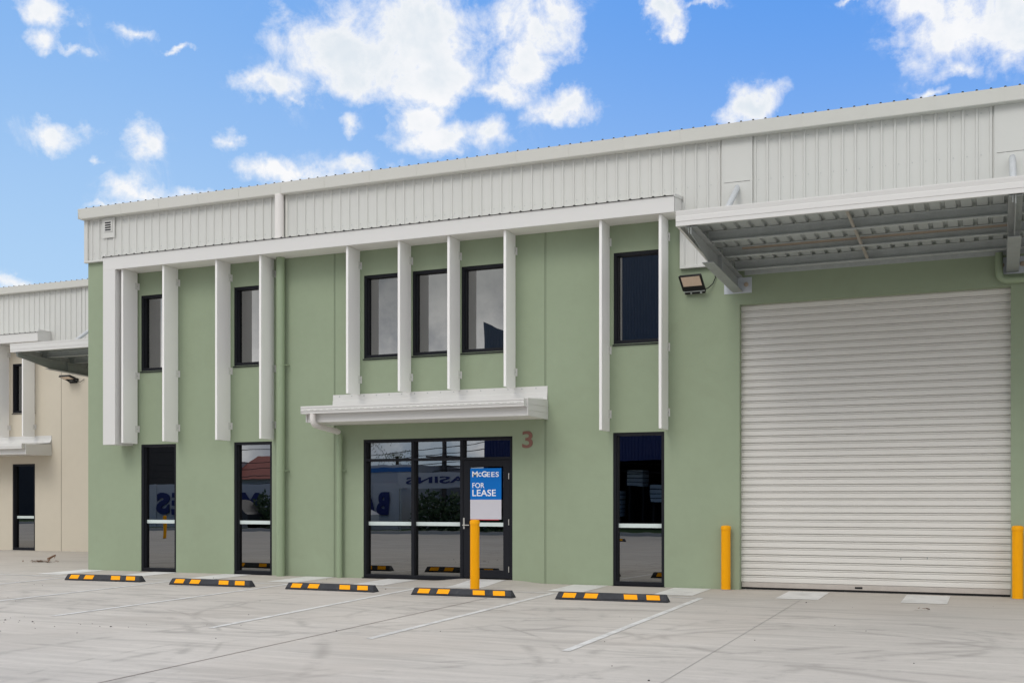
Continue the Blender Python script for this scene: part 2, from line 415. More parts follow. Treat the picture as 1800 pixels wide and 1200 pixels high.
# ------------------------------------------------------------------ ground
def ease(t): t = max(0.0, min(1.0, t)); return t * t * (3 - 2 * t)
def gz(x, y):
    if y < -18: z = -.234
    elif y < 0: z = .013 * y
    elif y < 6: z = .006 * y
    else: z = .036
    bx = ease((x + 9.0) / .6) * ease((-6.9 - x) / .6); by = ease((y + 1.0) / .9)
    if y < .5: z += .042 * bx * by
    return z
def axis(a, fine, b):
    return a + fine + b
xs = [-400, -150, -80, -50, -40, -34, -30, -26, -22, -18, -16, -14, -12, -10.5, -9.5] + [round(-9.1 + .1 * k, 3) for k in range(24)] + [-6, -4, -2, 0, 3, 6, 10, 18, 40, 100, 400]
ys = [-400, -150, -80, -60, -50, -42, -36, -30, -24, -18, -14, -10, -7, -5, -3, -2] + [round(-1.3 + .1 * k, 3) for k in range(15)] + [1, 2, 4, 6, 10, 30, 80, 400]
g = MB()
idx = {}
for i, x in enumerate(xs):
    for j, y in enumerate(ys):
        idx[i, j] = len(g.v); g.v.append((x, y, gz(x, y)))
for i in range(len(xs) - 1):
    for j in range(len(ys) - 1):
        g.f.append((idx[i, j], idx[i + 1, j], idx[i + 1, j + 1], idx[i, j + 1])); g.mi.append(0)
g.build('ground', 'concrete', tags={'kind': 'structure'}, smooth=True)

def sheet(mb, x0, x1, y0, y1, dz=.004):
    X = [x0] + [x for x in xs if x0 < x < x1] + [x1]; Y = [y0] + [y for y in ys if y0 < y < y1] + [y1]
    for a, b in zip(X, X[1:]):
        for c, d in zip(Y, Y[1:]):
            mb.quad((a, c, gz(a, c) + dz), (b, c, gz(b, c) + dz), (b, d, gz(b, d) + dz), (a, d, gz(a, d) + dz))
for k in range(10):
    x = round(-1.2 - 1.74 * k, 1)
    mb = MB(); sheet(mb, x, x + .6, -1.25, -.03)
    mb.build('walkway_marking', 'walk', tags={'kind': 'structure'})
for k, x in enumerate((-3.9, -6.17, -8.52, -10.93, -13.25, -15.66, -18.0)):
    mb = MB(); d = -.02 * k
    y1 = -1.60; y0 = (-7.2, -7.1, -6.95, -6.65, -6.6, -6.5, -6.5)[k]
    a = x; b = x + (0.03, 0.03, .18, -.1, -.05, 0, 0)[k]; w = .045
    mb.quad((b - w, y0, gz(b, y0) + .004), (b + w, y0, gz(b, y0) + .004), (a + w, y1, gz(a, y1) + .004), (a - w, y1, gz(a, y1) + .004))
    mb.build('parking_line', 'mark', tags={'kind': 'structure'})
mb = MB(); sheet(mb, -18.0, -3.86, -1.60, -1.53); mb.build('parking_line', 'mark', tags={'kind': 'structure'})
for (x0, y0, x1, y1, w) in ((-6.86, -14, -6.80, -2.6, .008), (-2.5, -14, -2.53, -.1, .004), (-14.4, -14, -14.4, -1.75, .004), (1.9, -14, 1.9, -.1, .004)):
    mb = MB()
    mb.quad((x0 - w, y0, gz(x0, y0) + .003), (x0 + w, y0, gz(x0, y0) + .003), (x1 + w, y1, gz(x1, y1) + .003), (x1 - w, y1, gz(x1, y1) + .003))
    mb.build('paving_joint', 'joint' if w > .006 else 'jointfaint', tags={'kind': 'structure'})

# ------------------------------------------------------------------ sheet profiles
PITCH = .1864
def rib_profile(x0, x1, phase, h=.022, wide=.024):
    """polyline (x, height) of ribbed sheeting between x0 and x1"""
    pts = [(x0, 0.0)]
    k = math.ceil((x0 - phase + .03) / PITCH)
    while phase + k * PITCH + .03 < x1:
        c = phase + k * PITCH
        pts += [(c - wide, 0), (c - wide + .013, h), (c + wide - .013, h), (c + wide, 0)]
        q = c + PITCH / 2
        if q + .012 < x1 and False: pts += [(q - .012, 0), (q, .003), (q + .012, 0)]
        k += 1
    pts.append((x1, 0.0))
    return pts
def wall_sheet(mb, x0, x1, z0, z1, y, phase):
    P = rib_profile(x0, x1, phase)
    for (a, ha), (b, hb) in zip(P, P[1:]):
        mb.quad((a, y - ha, z0), (b, y - hb, z0), (b, y - hb, z1), (a, y - ha, z1))
def roof_sheet(mb, x0, x1, y0, z0, y1, z1, phase, end_shade=None, h=.026, wide=.024):
    P = rib_profile(x0, x1, phase, h, wide)
    for (a, ha), (b, hb) in zip(P, P[1:]):
        mb.quad((a, y0, z0 + ha), (b, y0, z0 + hb), (b, y1, z1 + hb), (a, y1, z1 + ha))
    if end_shade:
        mb.cur = 1  # dark faces across the open rib ends paint the shade inside them
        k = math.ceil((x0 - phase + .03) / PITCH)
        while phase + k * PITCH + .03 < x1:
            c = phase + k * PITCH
            mb.face([(c - end_shade, y0 - .002, z0 - .003), (c + end_shade, y0 - .002, z0 - .003), (c + .010, y0 - .002, z0 + h - .002), (c - .010, y0 - .002, z0 + h - .002)])
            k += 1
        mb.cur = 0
def panel(mb, x0, x1, z0, z1, yf, yb, ops):
    """slab with rectangular openings, reveals included"""
    X = sorted({x0, x1, *[min(max(o[0], x0), x1) for o in ops], *[min(max(o[1], x0), x1) for o in ops]})
    Z = sorted({z0, z1, *[min(max(o[2], z0), z1) for o in ops], *[min(max(o[3], z0), z1) for o in ops]})
    def solid(i, j):
        if i < 0 or j < 0 or i >= len(X) - 1 or j >= len(Z) - 1: return False
        cx_, cz_ = (X[i] + X[i + 1]) / 2, (Z[j] + Z[j + 1]) / 2
        return not any(o[0] < cx_ < o[1] and o[2] < cz_ < o[3] for o in ops)
    for i in range(len(X) - 1):
        for j in range(len(Z) - 1):
            if not solid(i, j): continue
            a, b, c, d = X[i], X[i + 1], Z[j], Z[j + 1]
            mb.quad((a, yf, c), (b, yf, c), (b, yf, d), (a, yf, d))
            mb.quad((b, yb, c), (a, yb, c), (a, yb, d), (b, yb, d))
            if not solid(i - 1, j): mb.quad((a, yb, c), (a, yf, c), (a, yf, d), (a, yb, d))
            if not solid(i + 1, j): mb.quad((b, yf, c), (b, yb, c), (b, yb, d), (b, yf, d))
            if not solid(i, j - 1): mb.quad((a, yb, c), (b, yb, c), (b, yf, c), (a, yf, c))
            if not solid(i, j + 1): mb.quad((a, yf, d), (b, yf, d), (b, yb, d), (a, yb, d))

# ------------------------------------------------------------------ windows
def window(par, x0, x1, z0, z1, Y=0.0, strip=None, sill=False):
    """aluminium window set in the wall: the frame is the part, pane / strip / sill are sub-parts"""
    f = MB(); w = .05
    yf, yb = Y + .012, Y + .125
    f.box(x0, x0 + w, yf, yb, z0, z1); f.box(x1 - w, x1, yf, yb, z0, z1)
    f.box(x0 + w, x1 - w, yf + .001, yb, z1 - w, z1); f.box(x0 + w, x1 - w, yf + .001, yb, z0, z0 + w + .01)
    # inner glazing bead
    f.box(x0 + w, x0 + w + .018, yf + .030, yb, z0 + w, z1 - w); f.box(x1 - w - .006, x1 - w, yf + .030, yb, z0 + w, z1 - w)
    fo = f.build('window', 'frame', par, bevel=.002)
    g_ = MB(); g_.box(x0 + w, x1 - w, yf + .085, yf + .091, z0 + w, z1 - w); g_.build('glass_pane', 'glass', fo)
    if strip:
        s_ = MB(); s_.box(x0 + w + .003, x1 - w - .003, yf + .080, yf + .0845, strip[0], strip[1]); s_.build('safety_strip', 'decal', fo)
    s_ = MB()
    s_.prism_x([(Y - .022, z0 - .028), (Y - .022, z0 - .010), (Y + .05, z0 - .001), (Y + .05, z0 - .028)], x0 - .012, x1 + .012)
    s_.build('window_sill', 'frame', fo)
    return fo

def fin(par, xc, z0, z1, Y, brz):
    t_ = .046
    b = MB(); b.box(xc, xc + t_, Y - .44, Y - .035, z0, z1)
    o = b.build('sun_fin', 'fin', par, bevel=.003)
    for z in brz:
        k = MB()
        k.box(xc + t_ + .0005, xc + t_ + .006, Y - .105, Y - .006, z - .065, z + .065)
        k.box(xc + t_ + .0005, xc + t_ + .018, Y - .006, Y - .001, z - .065, z + .065)
        k.cur = 1; k.tube([(xc + t_ + .005, Y - .055, z), (xc + t_ + .010, Y - .055, z)], .011, 8)
        k.build('fin_bracket', ['trim', 'galv'], o)
    return o

def downpipe(par, x, y, z0, z1, r, m, clips, name='downpipe'):
    b = MB(); b.tube([(x, y, z0), (x, y, z1)], r, 24)
    o = b.build(name, m, par, smooth=True)
    if clips:
        for z in clips:
            c = MB()
            c.tube([(x, y, z - .012), (x, y, z + .012)], r + .004, 24)
            c.box(x + r - .004, x + r + .055, y - .004, y + .006, z - .008, z + .008)
            c.tube([(x + r + .03, y - .018, z), (x + r + .03, y + .016, z)], .009, 8)
            c.box(x + r + .03, x + r + .05, y + .007, 0, z - .008, z + .008)
            c.build('pipe_clip', m, o)
    return o

# loading canopy -----------------------------------------------------
def loading_canopy(root, x0, x1, brackets, Y=0.0, DZ=0.0, bx_tan=True):
    """steel awning over the roller door. Its box fascia is the part; everything else hangs under it."""
    yF = Y - 3.0
    f = MB()
    # front fascia: folded profile with two shallow steps
    f.prism_x([(yF, 5.0 + DZ), (yF, 5.055 + DZ), (yF - .006, 5.06 + DZ), (yF - .006, 5.125 + DZ), (yF, 5.13 + DZ), (yF - .008, 5.185 + DZ), (yF - .008, 5.20 + DZ),
               (yF + .05, 5.20 + DZ), (yF + .05, 5.185 + DZ), (yF + .012, 5.18 + DZ), (yF + .012, 5.012 + DZ), (yF + .03, 5.012 + DZ), (yF + .03, 5.0 + DZ)], x0, x1)
    fo = f.build('canopy', 'trim', root)
    for xe, s in ((x0, 1), (x1, -1)):     # end barge following the fall of the roof
        b = MB()
        p = [(yF + .013, 5.005), (yF + .013, 5.197), (Y - .03, 5.06), (Y - .03, 4.80)]
        a = [(xe, y, z + DZ) for y, z in p]; c = [(xe + s * .006, y, z + DZ) for y, z in p]
        b.hexa([a[0], a[3], c[3], c[0], a[1], a[2], c[2], c[1]])
        q = [(xe + s * .006, y, z + DZ) for y, z in ((yF + .03, 5.005), (Y - .03, 4.80))]
        b.quad(q[0], q[1], (q[1][0] + s * .03, q[1][1], q[1][2]), (q[0][0] + s * .03, q[0][1], q[0][2]))
        b.build('barge_board', 'trim', fo)
    d = MB(); roof_sheet(d, x0 + .01, x1 - .01, yF + .02, 5.150 + DZ, Y - .03, 5.03 + DZ, -3.042, h=.036, wide=.032)
    d.build('roof_sheet', 'deck', fo)
    def fall(y): return 5.15 + (y - yF) * (-.12 / 3) + DZ
    xs_ = sorted(brackets)
    segs = [(x0 + .02, xs_[0] - .01)] + [(a + .01, b - .01) for a, b in zip(xs_, xs_[1:])] + [(xs_[-1] + .01, x1 - .02)]
    for yy in (yF + .09, Y - 2.02, Y - 1.12, Y - .28):
        zt = fall(yy) - .004; zb = zt - .140
        for (a, b) in segs:
            if b - a < .05: continue
            m = MB()
            m.box(a, b, yy, yy + .003, zb, zt)                      # web facing out
            m.box(a, b, yy - .062, yy, zb, zb + .003); m.box(a, b, yy - .062, yy, zt - .003, zt)
            m.box(a, b, yy - .065, yy - .062, zb, zb + .016); m.box(a, b, yy - .065, yy - .062, zt - .016, zt)
            m.build('purlin', 'galv', fo)
    if bx_tan:
        m = MB(); m.box(xs_[0] + .30, xs_[1] - .02, Y - 1.150, Y - 1.122, fall(Y - 1.12) - .040, fall(Y - 1.12) - .008)
        m.build('timber_batten', 'rust', fo)
    a_ = MB(); a_.box(x0 + .30, x1, Y - .06, Y - .009, 4.984 + DZ, 4.990 + DZ); a_.box(x0 + .30, x1, Y - .009, Y - .003, 4.880 + DZ, 4.990 + DZ)
    a_.build('wall_angle', 'galv', fo)
    # bridging rod between purlins
    xm = (xs_[0] + xs_[1]) / 2 - .02
    for ya, yb in ((yF + .1, Y - 2.03), (Y - 1.97, Y - 1.14), (Y - 1.07, Y - .30)):
        r_ = MB(); r_.tube([(xm, ya, fall(ya) - .03), (xm + .03, yb, fall(yb) - .115)], .022, 10); r_.build('bridging_rod', 'tan', fo)
    for X in xs_:
        b = MB(); hw = .08
        fl = lambda y: 5.0 - .012 + (y - yF) * (-.135 / 3) + DZ
        # top flange, web, corbel flange
        b.hexa([(X - hw, yF + .03, fl(yF + .03) - .008), (X + hw, yF + .03, fl(yF + .03) - .008), (X + hw, Y - .012, fl(Y) - .008), (X - hw, Y - .012, fl(Y) - .008),
                (X - hw, yF + .03, fl(yF + .03)), (X + hw, yF + .03, fl(yF + .03)), (X + hw, Y - .012, fl(Y)), (X - hw, Y - .012, fl(Y))])
        w = .005; prof = [(yF + .03, fl(yF + .03) - .008), (yF + .03, 4.885 + DZ), (Y - 2.7, 4.845 + DZ), (Y - 1.95, 4.705 + DZ), (Y - .012, 4.64 + DZ), (Y - .012, fl(Y) - .008)]
        b.prism_x([(p[0], p[1]) for p in reversed(prof)], X - w, X + w)
        b.hexa([(X - hw, Y - 2.02, 4.694 + DZ), (X + hw, Y - 2.02, 4.694 + DZ), (X + hw, Y - .012, 4.622 + DZ), (X - hw, Y - .012, 4.622 + DZ),
                (X - hw, Y - 2.02, 4.706 + DZ), (X + hw, Y - 2.02, 4.706 + DZ), (X + hw, Y - .012, 4.634 + DZ), (X - hw, Y - .012, 4.634 + DZ)])
        b.box(X - hw + .01, X + hw - .01, Y - 1.42, Y - 1.41, 4.70 + DZ, 4.94 + DZ)
        b.box(X - .035, X - .028, yF + .03, yF + .06, 4.9 + DZ, 5.15 + DZ)
        bo = b.build('bracket_beam', 'beam', fo, bevel=.002)
        p = MB(); p.box(X - .215, X + .215, Y - .012, Y - .0005, 4.605 + DZ, 4.845 + DZ)
        p.build('wall_plate', 'galvbright', fo)
        for sx in (-.14, .13):
            bt = MB()
            bt.tube([(X + sx, Y - .012, 4.735 + DZ), (X + sx, Y - .045, 4.735 + DZ)], .024, 6)
            bt.tube([(X + sx, Y - .012, 4.735 + DZ), (X + sx, Y - .017, 4.735 + DZ)], .036, 14)
            bt.build('anchor_bolt', 'rust', fo)
        s_ = MB(); s_.tube([(X, Y - .02, 6.25 + DZ), (X, Y - 1.78, 5.05 + DZ)], .045, 20)
        s_.tube([(X, Y - .0, 6.262 + DZ), (X, Y - .05, 6.23 + DZ)], [.062, .05], 16)
        s_.box(X - .005, X + .005, Y - 1.95, Y - 1.62, 4.93 + DZ, 5.16 + DZ)
        s_.build('tie_strut', 'strut', fo, smooth=True)
    return fo

def floodlight(x, z, Y, label, sc=1.0, facing=0.0):
    """LED flood on the wall; tilted back so its face looks down and out"""
    t = thing('floodlight', label, 'floodlight', (x, Y, z), 'floodlights under the loading canopies')
    t.rotation_euler = (0, 0, facing)
    def L(u, a, v):      # u along X, a out along the tilted face, v normal of face (face looks out/down)
        ang = radians(52)
        yy = -(.10 + a * cos(ang) * 1 + v * sin(ang) * -1)
        zz = .02 + a * sin(ang) + v * cos(ang) * -1
        return (u, yy, zz)
    return t, L

# ------------------------------------------------------------------ main warehouse
R = (-6.0, 0.0, 0.0)
wh = thing('warehouse', 'green precast concrete warehouse unit with white metal upper cladding, number 3 by its entrance', 'warehouse', R)
XL, XR = -16.79, 7.0
LW = [(-15.446, -14.589), (-13.228, -12.371), (-5.729, -4.870)]
UW = [(-15.446, -14.589), (-13.228, -12.371), (-10.403, -9.546), (-9.419, -8.562), (-8.466, -7.609), (-5.720, -4.863)]
ENT = (-10.411, -7.510, -.2, 2.475)
SH = (-3.665, .200, -.2, 4.43)
ops = [(a, b, -.2, 2.488) for a, b in LW] + [(a, b, 3.925, 5.408) for a, b in UW] + [ENT, SH]
for x0, x1 in ((XL, -11.027), (-10.990, -6.929), (-6.892, XR)):
    b = MB(); panel(b, x0, x1, -.2, 6.25, 0, .16, [o for o in ops if o[1] > x0 and o[0] < x1])
    b.build('wall_panel', 'green', wh)
for a, b_ in ((-11.027, -10.990), (-6.929, -6.892)):
    b = MB(); b.box(a, b_, .006, .15, -.2, 6.25); b.build('joint_sealant', 'sealant', wh)
b = MB(); b.box(XL, XL + .16, .161, 26, -.2, 6.25); b.box(XR - .16, XR, .161, 26, -.2, 6.25); b.box(XL, XR, 26.001, 26.16, -.2, 6.9)
b.build('side_wall', 'green', wh)
# cladding
b = MB(); PH = -3.042
wall_sheet(b, XL - .03, -4.58, 6.185, 7.15, -.035, PH)
wall_sheet(b, -4.579, XR, 5.085, 7.15, -.035, PH)
b.box(XL - .03, XL - .029, -.035, 26, 6.185, 7.15); b.box(XR, XR + .001, -.035, 26, 5.085, 7.15)
b.build('wall_cladding', 'clad', wh)
b = MB()                                             # flashings: corner, base, flat panels, join strip
b.box(XL - .045, XL + .045, -.068, -.030, 6.18, 7.13); b.box(XL - .047, XL - .031, -.029, .30, 6.18, 7.13)
b.box(XL - .045, -4.60, -.075, -.004, 6.150, 6.186)
b.box(-4.60, XR, -.075, -.004, 5.050, 5.087)
b.box(-4.60, -4.53, -.070, -.004, 5.087, 6.10)
b.build('cladding_flashing', 'clad', wh, bevel=.003)
for X in (-3.69, .22, 4.1):
    b = MB(); b.box(X - .235, X - .205, -.0695, -.036, 5.09, 7.12); b.box(X + .205, X + .235, -.0695, -.036, 5.09, 7.12)
    b.box(X - .205, X + .205, -.0665, -.036, 6.33, 7.12); b.box(X - .205, X + .205, -.0655, -.036, 5.09, 6.322)
    b.build('flat_flashing', 'clad', wh)
# screws on the sheeting
b = MB()
k = math.ceil((XL - PH) / PITCH)
while PH + k * PITCH < 3:
    c = PH + k * PITCH + PITCH * .30
    for z in (6.33, 6.93):
        if -12.35 < c < -11.9: continue
        b.tube([(c, -.035, z), (c, -.043, z)], .007, 6)
    k += 1
b.build('sheeting_screws', 'galv', wh, tags={'kind': 'stuff'})
# roof
b = MB(); roof_sheet(b, XL - .06, XR + .06, -.205, 7.195, 26.2, 7.9, PH, end_shade=.020)
b.build('roof', ['clad', 'hole_shade'], wh)
gt = MB()
gp = [(-.205, 7.185), (-.175, 7.0), (-.16, 6.99), (-.035, 6.99), (-.035, 7.19)]
gt.prism_x([(-.215, 7.200), (-.180, 7.015), (-.172, 7.005), (-.030, 7.005), (-.030, 7.10), (-.04, 7.10), (-.04, 7.02), (-.165, 7.02), (-.2, 7.190), (-.2, 7.2)], XL - .07, XR + .07)
gt.box(XL - .074, XL - .07, -.205, -.03, 7.006, 7.19)
go = gt.build('roof_gutter', 'gutter', wh)
x = XL + .95
while x < XR:
    s_ = MB(); s_.prism_x([(-.2195, 7.202), (-.1845, 7.0125), (-.172, 7.0005), (-.035, 7.0005), (-.035, 7.0045), (-.170, 7.0045), (-.1795, 7.016), (-.2145, 7.202)], x, x + .055)
    s_.build('gutter_sleeve', 'gutter', go); x += .935
# upper downpipe, vent
downpipe(wh, -12.12, -.125, 6.09, 7.01, .084, 'pipe', None)
b = MB(); b.box(-12.03, -11.985, -.07, -.036, 6.12, 7.0); b.build('cladding_flashing', 'gutter', wh)
downpipe(wh, -12.105, -.110, -.05, 5.853, .080, 'greenpipe', [3.877, 1.937])
v = MB(); v.box(-16.36, -16.05, -.072, -.060, 6.60, 7.0); v.box(-16.31, -16.10, -.084, -.072, 6.72, 6.95)
v.build('vent', 'clad', wh, bevel=.002)
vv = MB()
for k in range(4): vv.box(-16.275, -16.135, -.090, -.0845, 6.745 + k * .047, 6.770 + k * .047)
vv.build('vent', 'hole_shade', wh, label='dark louvre slots of the small wall vent')

# hood frame across the upper windows
HY = -.50
b = MB()
b.prism_x([(HY, 5.850), (HY, 6.10), (HY + .02, 6.10), (HY + .02, 5.850)], -15.945, -4.575)
b.box(-15.945, -15.925, HY + .021, -.001, 2.475, 6.17)                                   # left outer cheek
b.box(-15.945, -15.645, HY + .0005, HY + .02, 2.47, 5.8495)                                # left front board
b.box(-15.665, -15.645, HY + .021, -.001, 2.47, 5.8545); b.box(-15.925, -15.665, HY + .021, -.001, 2.47, 2.482)
b.hexa([(-4.595, HY + .021, 5.8685), (-4.575, HY + .001, 5.8685), (-4.575, -.036, 5.8685), (-4.595, -.036, 5.8685), (-4.595, HY + .021, 6.10), (-4.575, HY + .001, 6.10), (-4.575, -.036, 6.165), (-4.595, -.036, 6.165)])
ho = b.build('window_hood', 'trim', wh, bevel=.002)
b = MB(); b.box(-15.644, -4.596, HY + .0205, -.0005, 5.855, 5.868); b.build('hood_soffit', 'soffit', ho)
b = MB(); roof_sheet(b, -15.96, -4.56, HY - .022, 6.106, -.035, 6.175, PH, end_shade=.024, h=.014)
b.build('hood_roof', ['clad', 'hole_shade'], wh)
for X in (-15.965, -4.574):
    b = MB(); b.hexa([(X, HY - .022, 6.085), (X + .012, HY - .022, 6.085), (X + .012, -.036, 6.15), (X, -.036, 6.15), (X, HY - .022, 6.128), (X + .012, HY - .022, 6.128), (X + .012, -.036, 6.20), (X, -.036, 6.20)])
    b.build('hood_roof', 'trim', wh)
LONG = [5.585, 3.83, 2.79]; SHORT = [5.585, 3.545]
for x, z0, br in ((-15.546, 2.50, LONG), (-14.555, 2.515, LONG), (-13.325, 2.515, LONG), (-12.343, 2.515, LONG), (-10.506, 3.27, SHORT), (-9.472, 3.27, SHORT),
                  (-8.521, 3.27, SHORT), (-7.483, 3.27, SHORT), (-5.819, 2.51, LONG), (-4.840, 2.51, LONG)):
    fin(wh, x, z0, 5.853, 0, br)

for a, b_ in LW: window(wh, a, b_, .012, 2.488, strip=(.945, 1.012))
for a, b_ in UW: window(wh, a, b_, 3.925, 5.408)

# shopfront
f = MB(); y0, y1 = .012, .125
x0, x1, z0, z1 = -10.411, -7.510, .02, 2.475
f.box(x0, x0 + .05, y0, y1, z0, z1); f.box(x1 - .05, x1, y0, y1, z0 + .02, z1)
f.box(x0 + .05, x1 - .05, y0 + .001, y1, z1 - .055, z1); f.box(x0 + .05, -8.50, y0 + .001, y1, z0, z0 + .055)
f.box(-9.453, -9.395, y0 + .002, y1, z0 + .055, z1 - .055); f.box(-8.500, -8.445, y0 + .002, y1, z0, z1 - .055)
for a, b_ in ((x0 + .05, -9.453), (-9.395, -8.500), (-8.445, x1 - .05)): f.box(a, b_, y0 + .003, y1, 2.085, 2.130)
sf = f.build('shopfront', 'frame', wh, bevel=.002)
for a, b_, c, d in ((x0 + .05, -9.453, .075, 2.085), (-9.395, -8.5, .075, 2.085), (x0 + .05, -9.453, 2.13, 2.42), (-9.395, -8.5, 2.13, 2.42), (-8.445, x1 - .05, 2.13, 2.42)):
    q = MB(); q.box(a, b_, y0 + .085, y0 + .091, c, d); q.build('glass_pane', 'glass', sf)
for a, b_ in ((x0 + .053, -9.456), (-9.392, -8.503)):
    q = MB(); q.box(a, b_, y0 + .080, y0 + .0845, .945, 1.012); q.build('safety_strip', 'decal', sf)
q = MB(); q.prism_x([(-.03, -.03), (-.03, .012), (.04, .021), (.04, -.03)], x0 - .02, -8.45); q.build('window_sill', 'black', sf)
# door leaf
d = MB(); dy0, dy1 = .022, .068
d.box(-8.440, -8.315, dy0, dy1, .062, 2.08); d.box(-7.690, -7.565, dy0, dy1, .062, 2.08)
d.box(-8.315, -7.690, dy0 + .001, dy1, 1.965, 2.08); d.box(-8.315, -7.690, dy0 + .001, dy1, .062, .20)
do = d.build('entrance_door', 'frame', wh, bevel=.003)
q = MB(); q.box(-8.315, -7.69, dy0 + .02, dy0 + .026, .20, 1.965); q.build('glass_pane', 'glass', do)
q = MB(); q.box(-8.312, -7.693, dy0 + .0145, dy0 + .0195, .945, 1.012); q.build('safety_strip', 'decal', do)
q = MB(); q.box(-8.440, -8.412, dy0 - .010, dy0 - .0005, .90, 1.09); q.tube([(-8.426, dy0 - .01, .965), (-8.426, dy0 - .055, .965)], .010, 12)
q.tube([(-8.426, dy0 - .05, .965), (-8.310, dy0 - .05, .965)], .009, 12); q.tube([(-8.426, dy0 - .009, 1.055), (-8.426, dy0 - .016, 1.055)], .012, 12)
q.build('door_handle', 'steel', do, smooth=True)
for z in (.22, 1.02, 1.80):
    q = MB(); q.tube([(-7.585, dy0 - .006, z - .05), (-7.585, dy0 - .006, z + .05)], .008, 10); q.build('hinge', 'steel', do, smooth=True)
# house number
q = MB(); text_into(q, '3', -7.328, -.006, 2.268, width=.190, height=.285, offset=.016, extrude=.004); q.build('house_number', 'brown', wh)

# entry canopy
XA, XB = -10.62, -6.870
def cany(yf, sl=0): return yf
c = MB()
c.prism_x([(-.87, 2.742), (-.87, 2.93), (-.85, 2.93), (-.85, 2.742)], -11.03, -6.885)       # fascia + soffit
co = c.build('entry_canopy', 'trim', wh, bevel=.002)
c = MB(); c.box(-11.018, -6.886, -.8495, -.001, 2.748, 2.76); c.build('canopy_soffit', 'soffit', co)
c = MB(); c.hexa([(-6.885, -.89, 2.745), (-6.862, -.89, 2.745), (-6.862, -.002, 2.735), (-6.885, -.002, 2.735), (-6.885, -.89, 3.02), (-6.862, -.89, 3.02), (-6.862, -.002, 3.065), (-6.885, -.002, 3.065)])
for fz in (.33, .66):
    c.hexa([(-6.862, -.89, 2.745 + .275 * fz), (-6.856, -.89, 2.745 + .275 * fz), (-6.856, -.002, 2.735 + .33 * fz), (-6.862, -.002, 2.735 + .33 * fz), (-6.862, -.89, 2.757 + .275 * fz), (-6.856, -.89, 2.757 + .275 * fz), (-6.856, -.002, 2.747 + .33 * fz), (-6.862, -.002, 2.747 + .33 * fz)])
c.build('barge_board', 'trim', co)
c = MB(); c.hexa([(-11.04, -.89, 2.745), (-11.02, -.89, 2.745), (-11.02, -.002, 2.735), (-11.04, -.002, 2.735), (-11.04, -.89, 3.0), (-11.02, -.89, 3.0), (-11.02, -.002, 3.065), (-11.04, -.002, 3.065)])
c.build('barge_board', 'trim', co)
c = MB(); roof_sheet(c, -11.0, -6.88, -.90, 3.0, -.01, 3.075, PH, h=.02); c.build('roof_sheet', 'trim', co)
c = MB()                                                                                       # quad gutter
c.prism_x([(-.872, 2.885), (-.872, 3.0), (-.885, 3.0), (-.885, 2.9), (-.985, 2.9), (-.99, 2.93), (-1.0, 2.935), (-1.0, 2.958), (-.992, 2.963), (-.992, 2.985), (-1.004, 2.99), (-1.004, 3.012), (-1.016, 3.014),
           (-1.016, 2.985), (-1.006, 2.98), (-1.006, 2.966), (-1.016, 2.96), (-1.016, 2.93), (-1.002, 2.922), (-.998, 2.885)], -11.06, -6.885)
c.box(-11.064, -11.060, -1.016, -.872, 2.885, 3.012); c.box(-6.885, -6.881, -1.016, -.872, 2.885, 3.012)
c.build('gutter', 'trim', co)
c = MB()
x = -11.0
while x < -6.95: c.box(x, x + .075, -1.0175, -1.016, 2.944, 2.948); x += .125
c.build('gutter_slots', 'sealant', co, tags={'kind': 'stuff'})
c = MB(); c.prism_x([(-.001, 3.065), (-.001, 3.295), (-.012, 3.295), (-.014, 3.185), (-.024, 3.182), (-.030, 3.09), (-.045, 3.065)], XA - .42, XB)
c.build('flashing', 'trim', co, bevel=.002)
c = MB()
x = -10.9
while x < -6.9: c.tube([(x, -.012, 3.262), (x, -.020, 3.262)], .010, 8); x += .255
c.build('flashing_screws', 'galv', co, tags={'kind': 'stuff'})
# canopy downpipe
px, py = -10.86, -.95
c = MB()
pts = [(px, py, 2.90)] + arc((px, py, 2.70), (0, 0, 1), (0, .86, -.10), .11) + arc((px, -.075, 2.615), (0, -.86, .085), (0, 0, -1), .10)
c.tube(pts[:-3], .050, 20); c.build('canopy_downpipe', 'pipe', wh, smooth=True)
c = MB(); c.tube(pts[-5:] + [(px, -.075, 2.2)], .0515, 20); c.tube([(px, -.075, 2.42), (px, -.075, 2.50)], .056, 20)
c.build('canopy_downpipe', 'greenpipe', wh, smooth=True)
downpipe(wh, px, -.075, -.05, 2.25, .051, 'greenpipe', [1.925])
# roller door
s_ = MB(); yS = .135; z = .115; prof = []
P_ = .1085
while z < 4.45:
    prof += [(yS + .022, z), (yS - .004, z + .001), (yS - .0085, z + .008), (yS - .0085, z + .064), (yS - .006, z + .070), (yS + .008, z + .073), (yS + .008, z + .079), (yS - .006, z + .082), (yS - .007, z + .094), (yS + .0, z + .098), (yS + .022, z + .0985)]
    z += P_
for (a, b_), (c_, d_) in zip(prof, prof[1:]):
    s_.quad((-3.70, a, b_), (.235, a, b_), (.235, c_, d_), (-3.70, c_, d_))
s_.quad((-3.70, yS + .02, .0), (.235, yS + .02, .0), (.235, yS + .02, 4.6), (-3.70, yS + .02, 4.6))
ro = s_.build('roller_door', 'shutter', wh, smooth=False)
s_ = MB(); s_.box(-3.66, .195, yS - .012, yS + .014, .035, .112); s_.build('bottom_rail', 'rail', ro, bevel=.003)
s_ = MB(); s_.box(-1.95, -1.84, yS - .014, yS - .0125, .055, .085); s_.build('lock_plate', 'black', ro)
for x, z in ((-1.30, .50), (-.93, .52)):
    s_ = MB(); s_.box(x, x + .012, yS - .0102, yS - .0088, z, z + .035); s_.build('scuff_mark', 'beam', ro)
s_ = MB(); s_.box(-3.66, .195, yS - .006, yS + .014, .006, .034); s_.build('rubber_seal', 'black', ro)
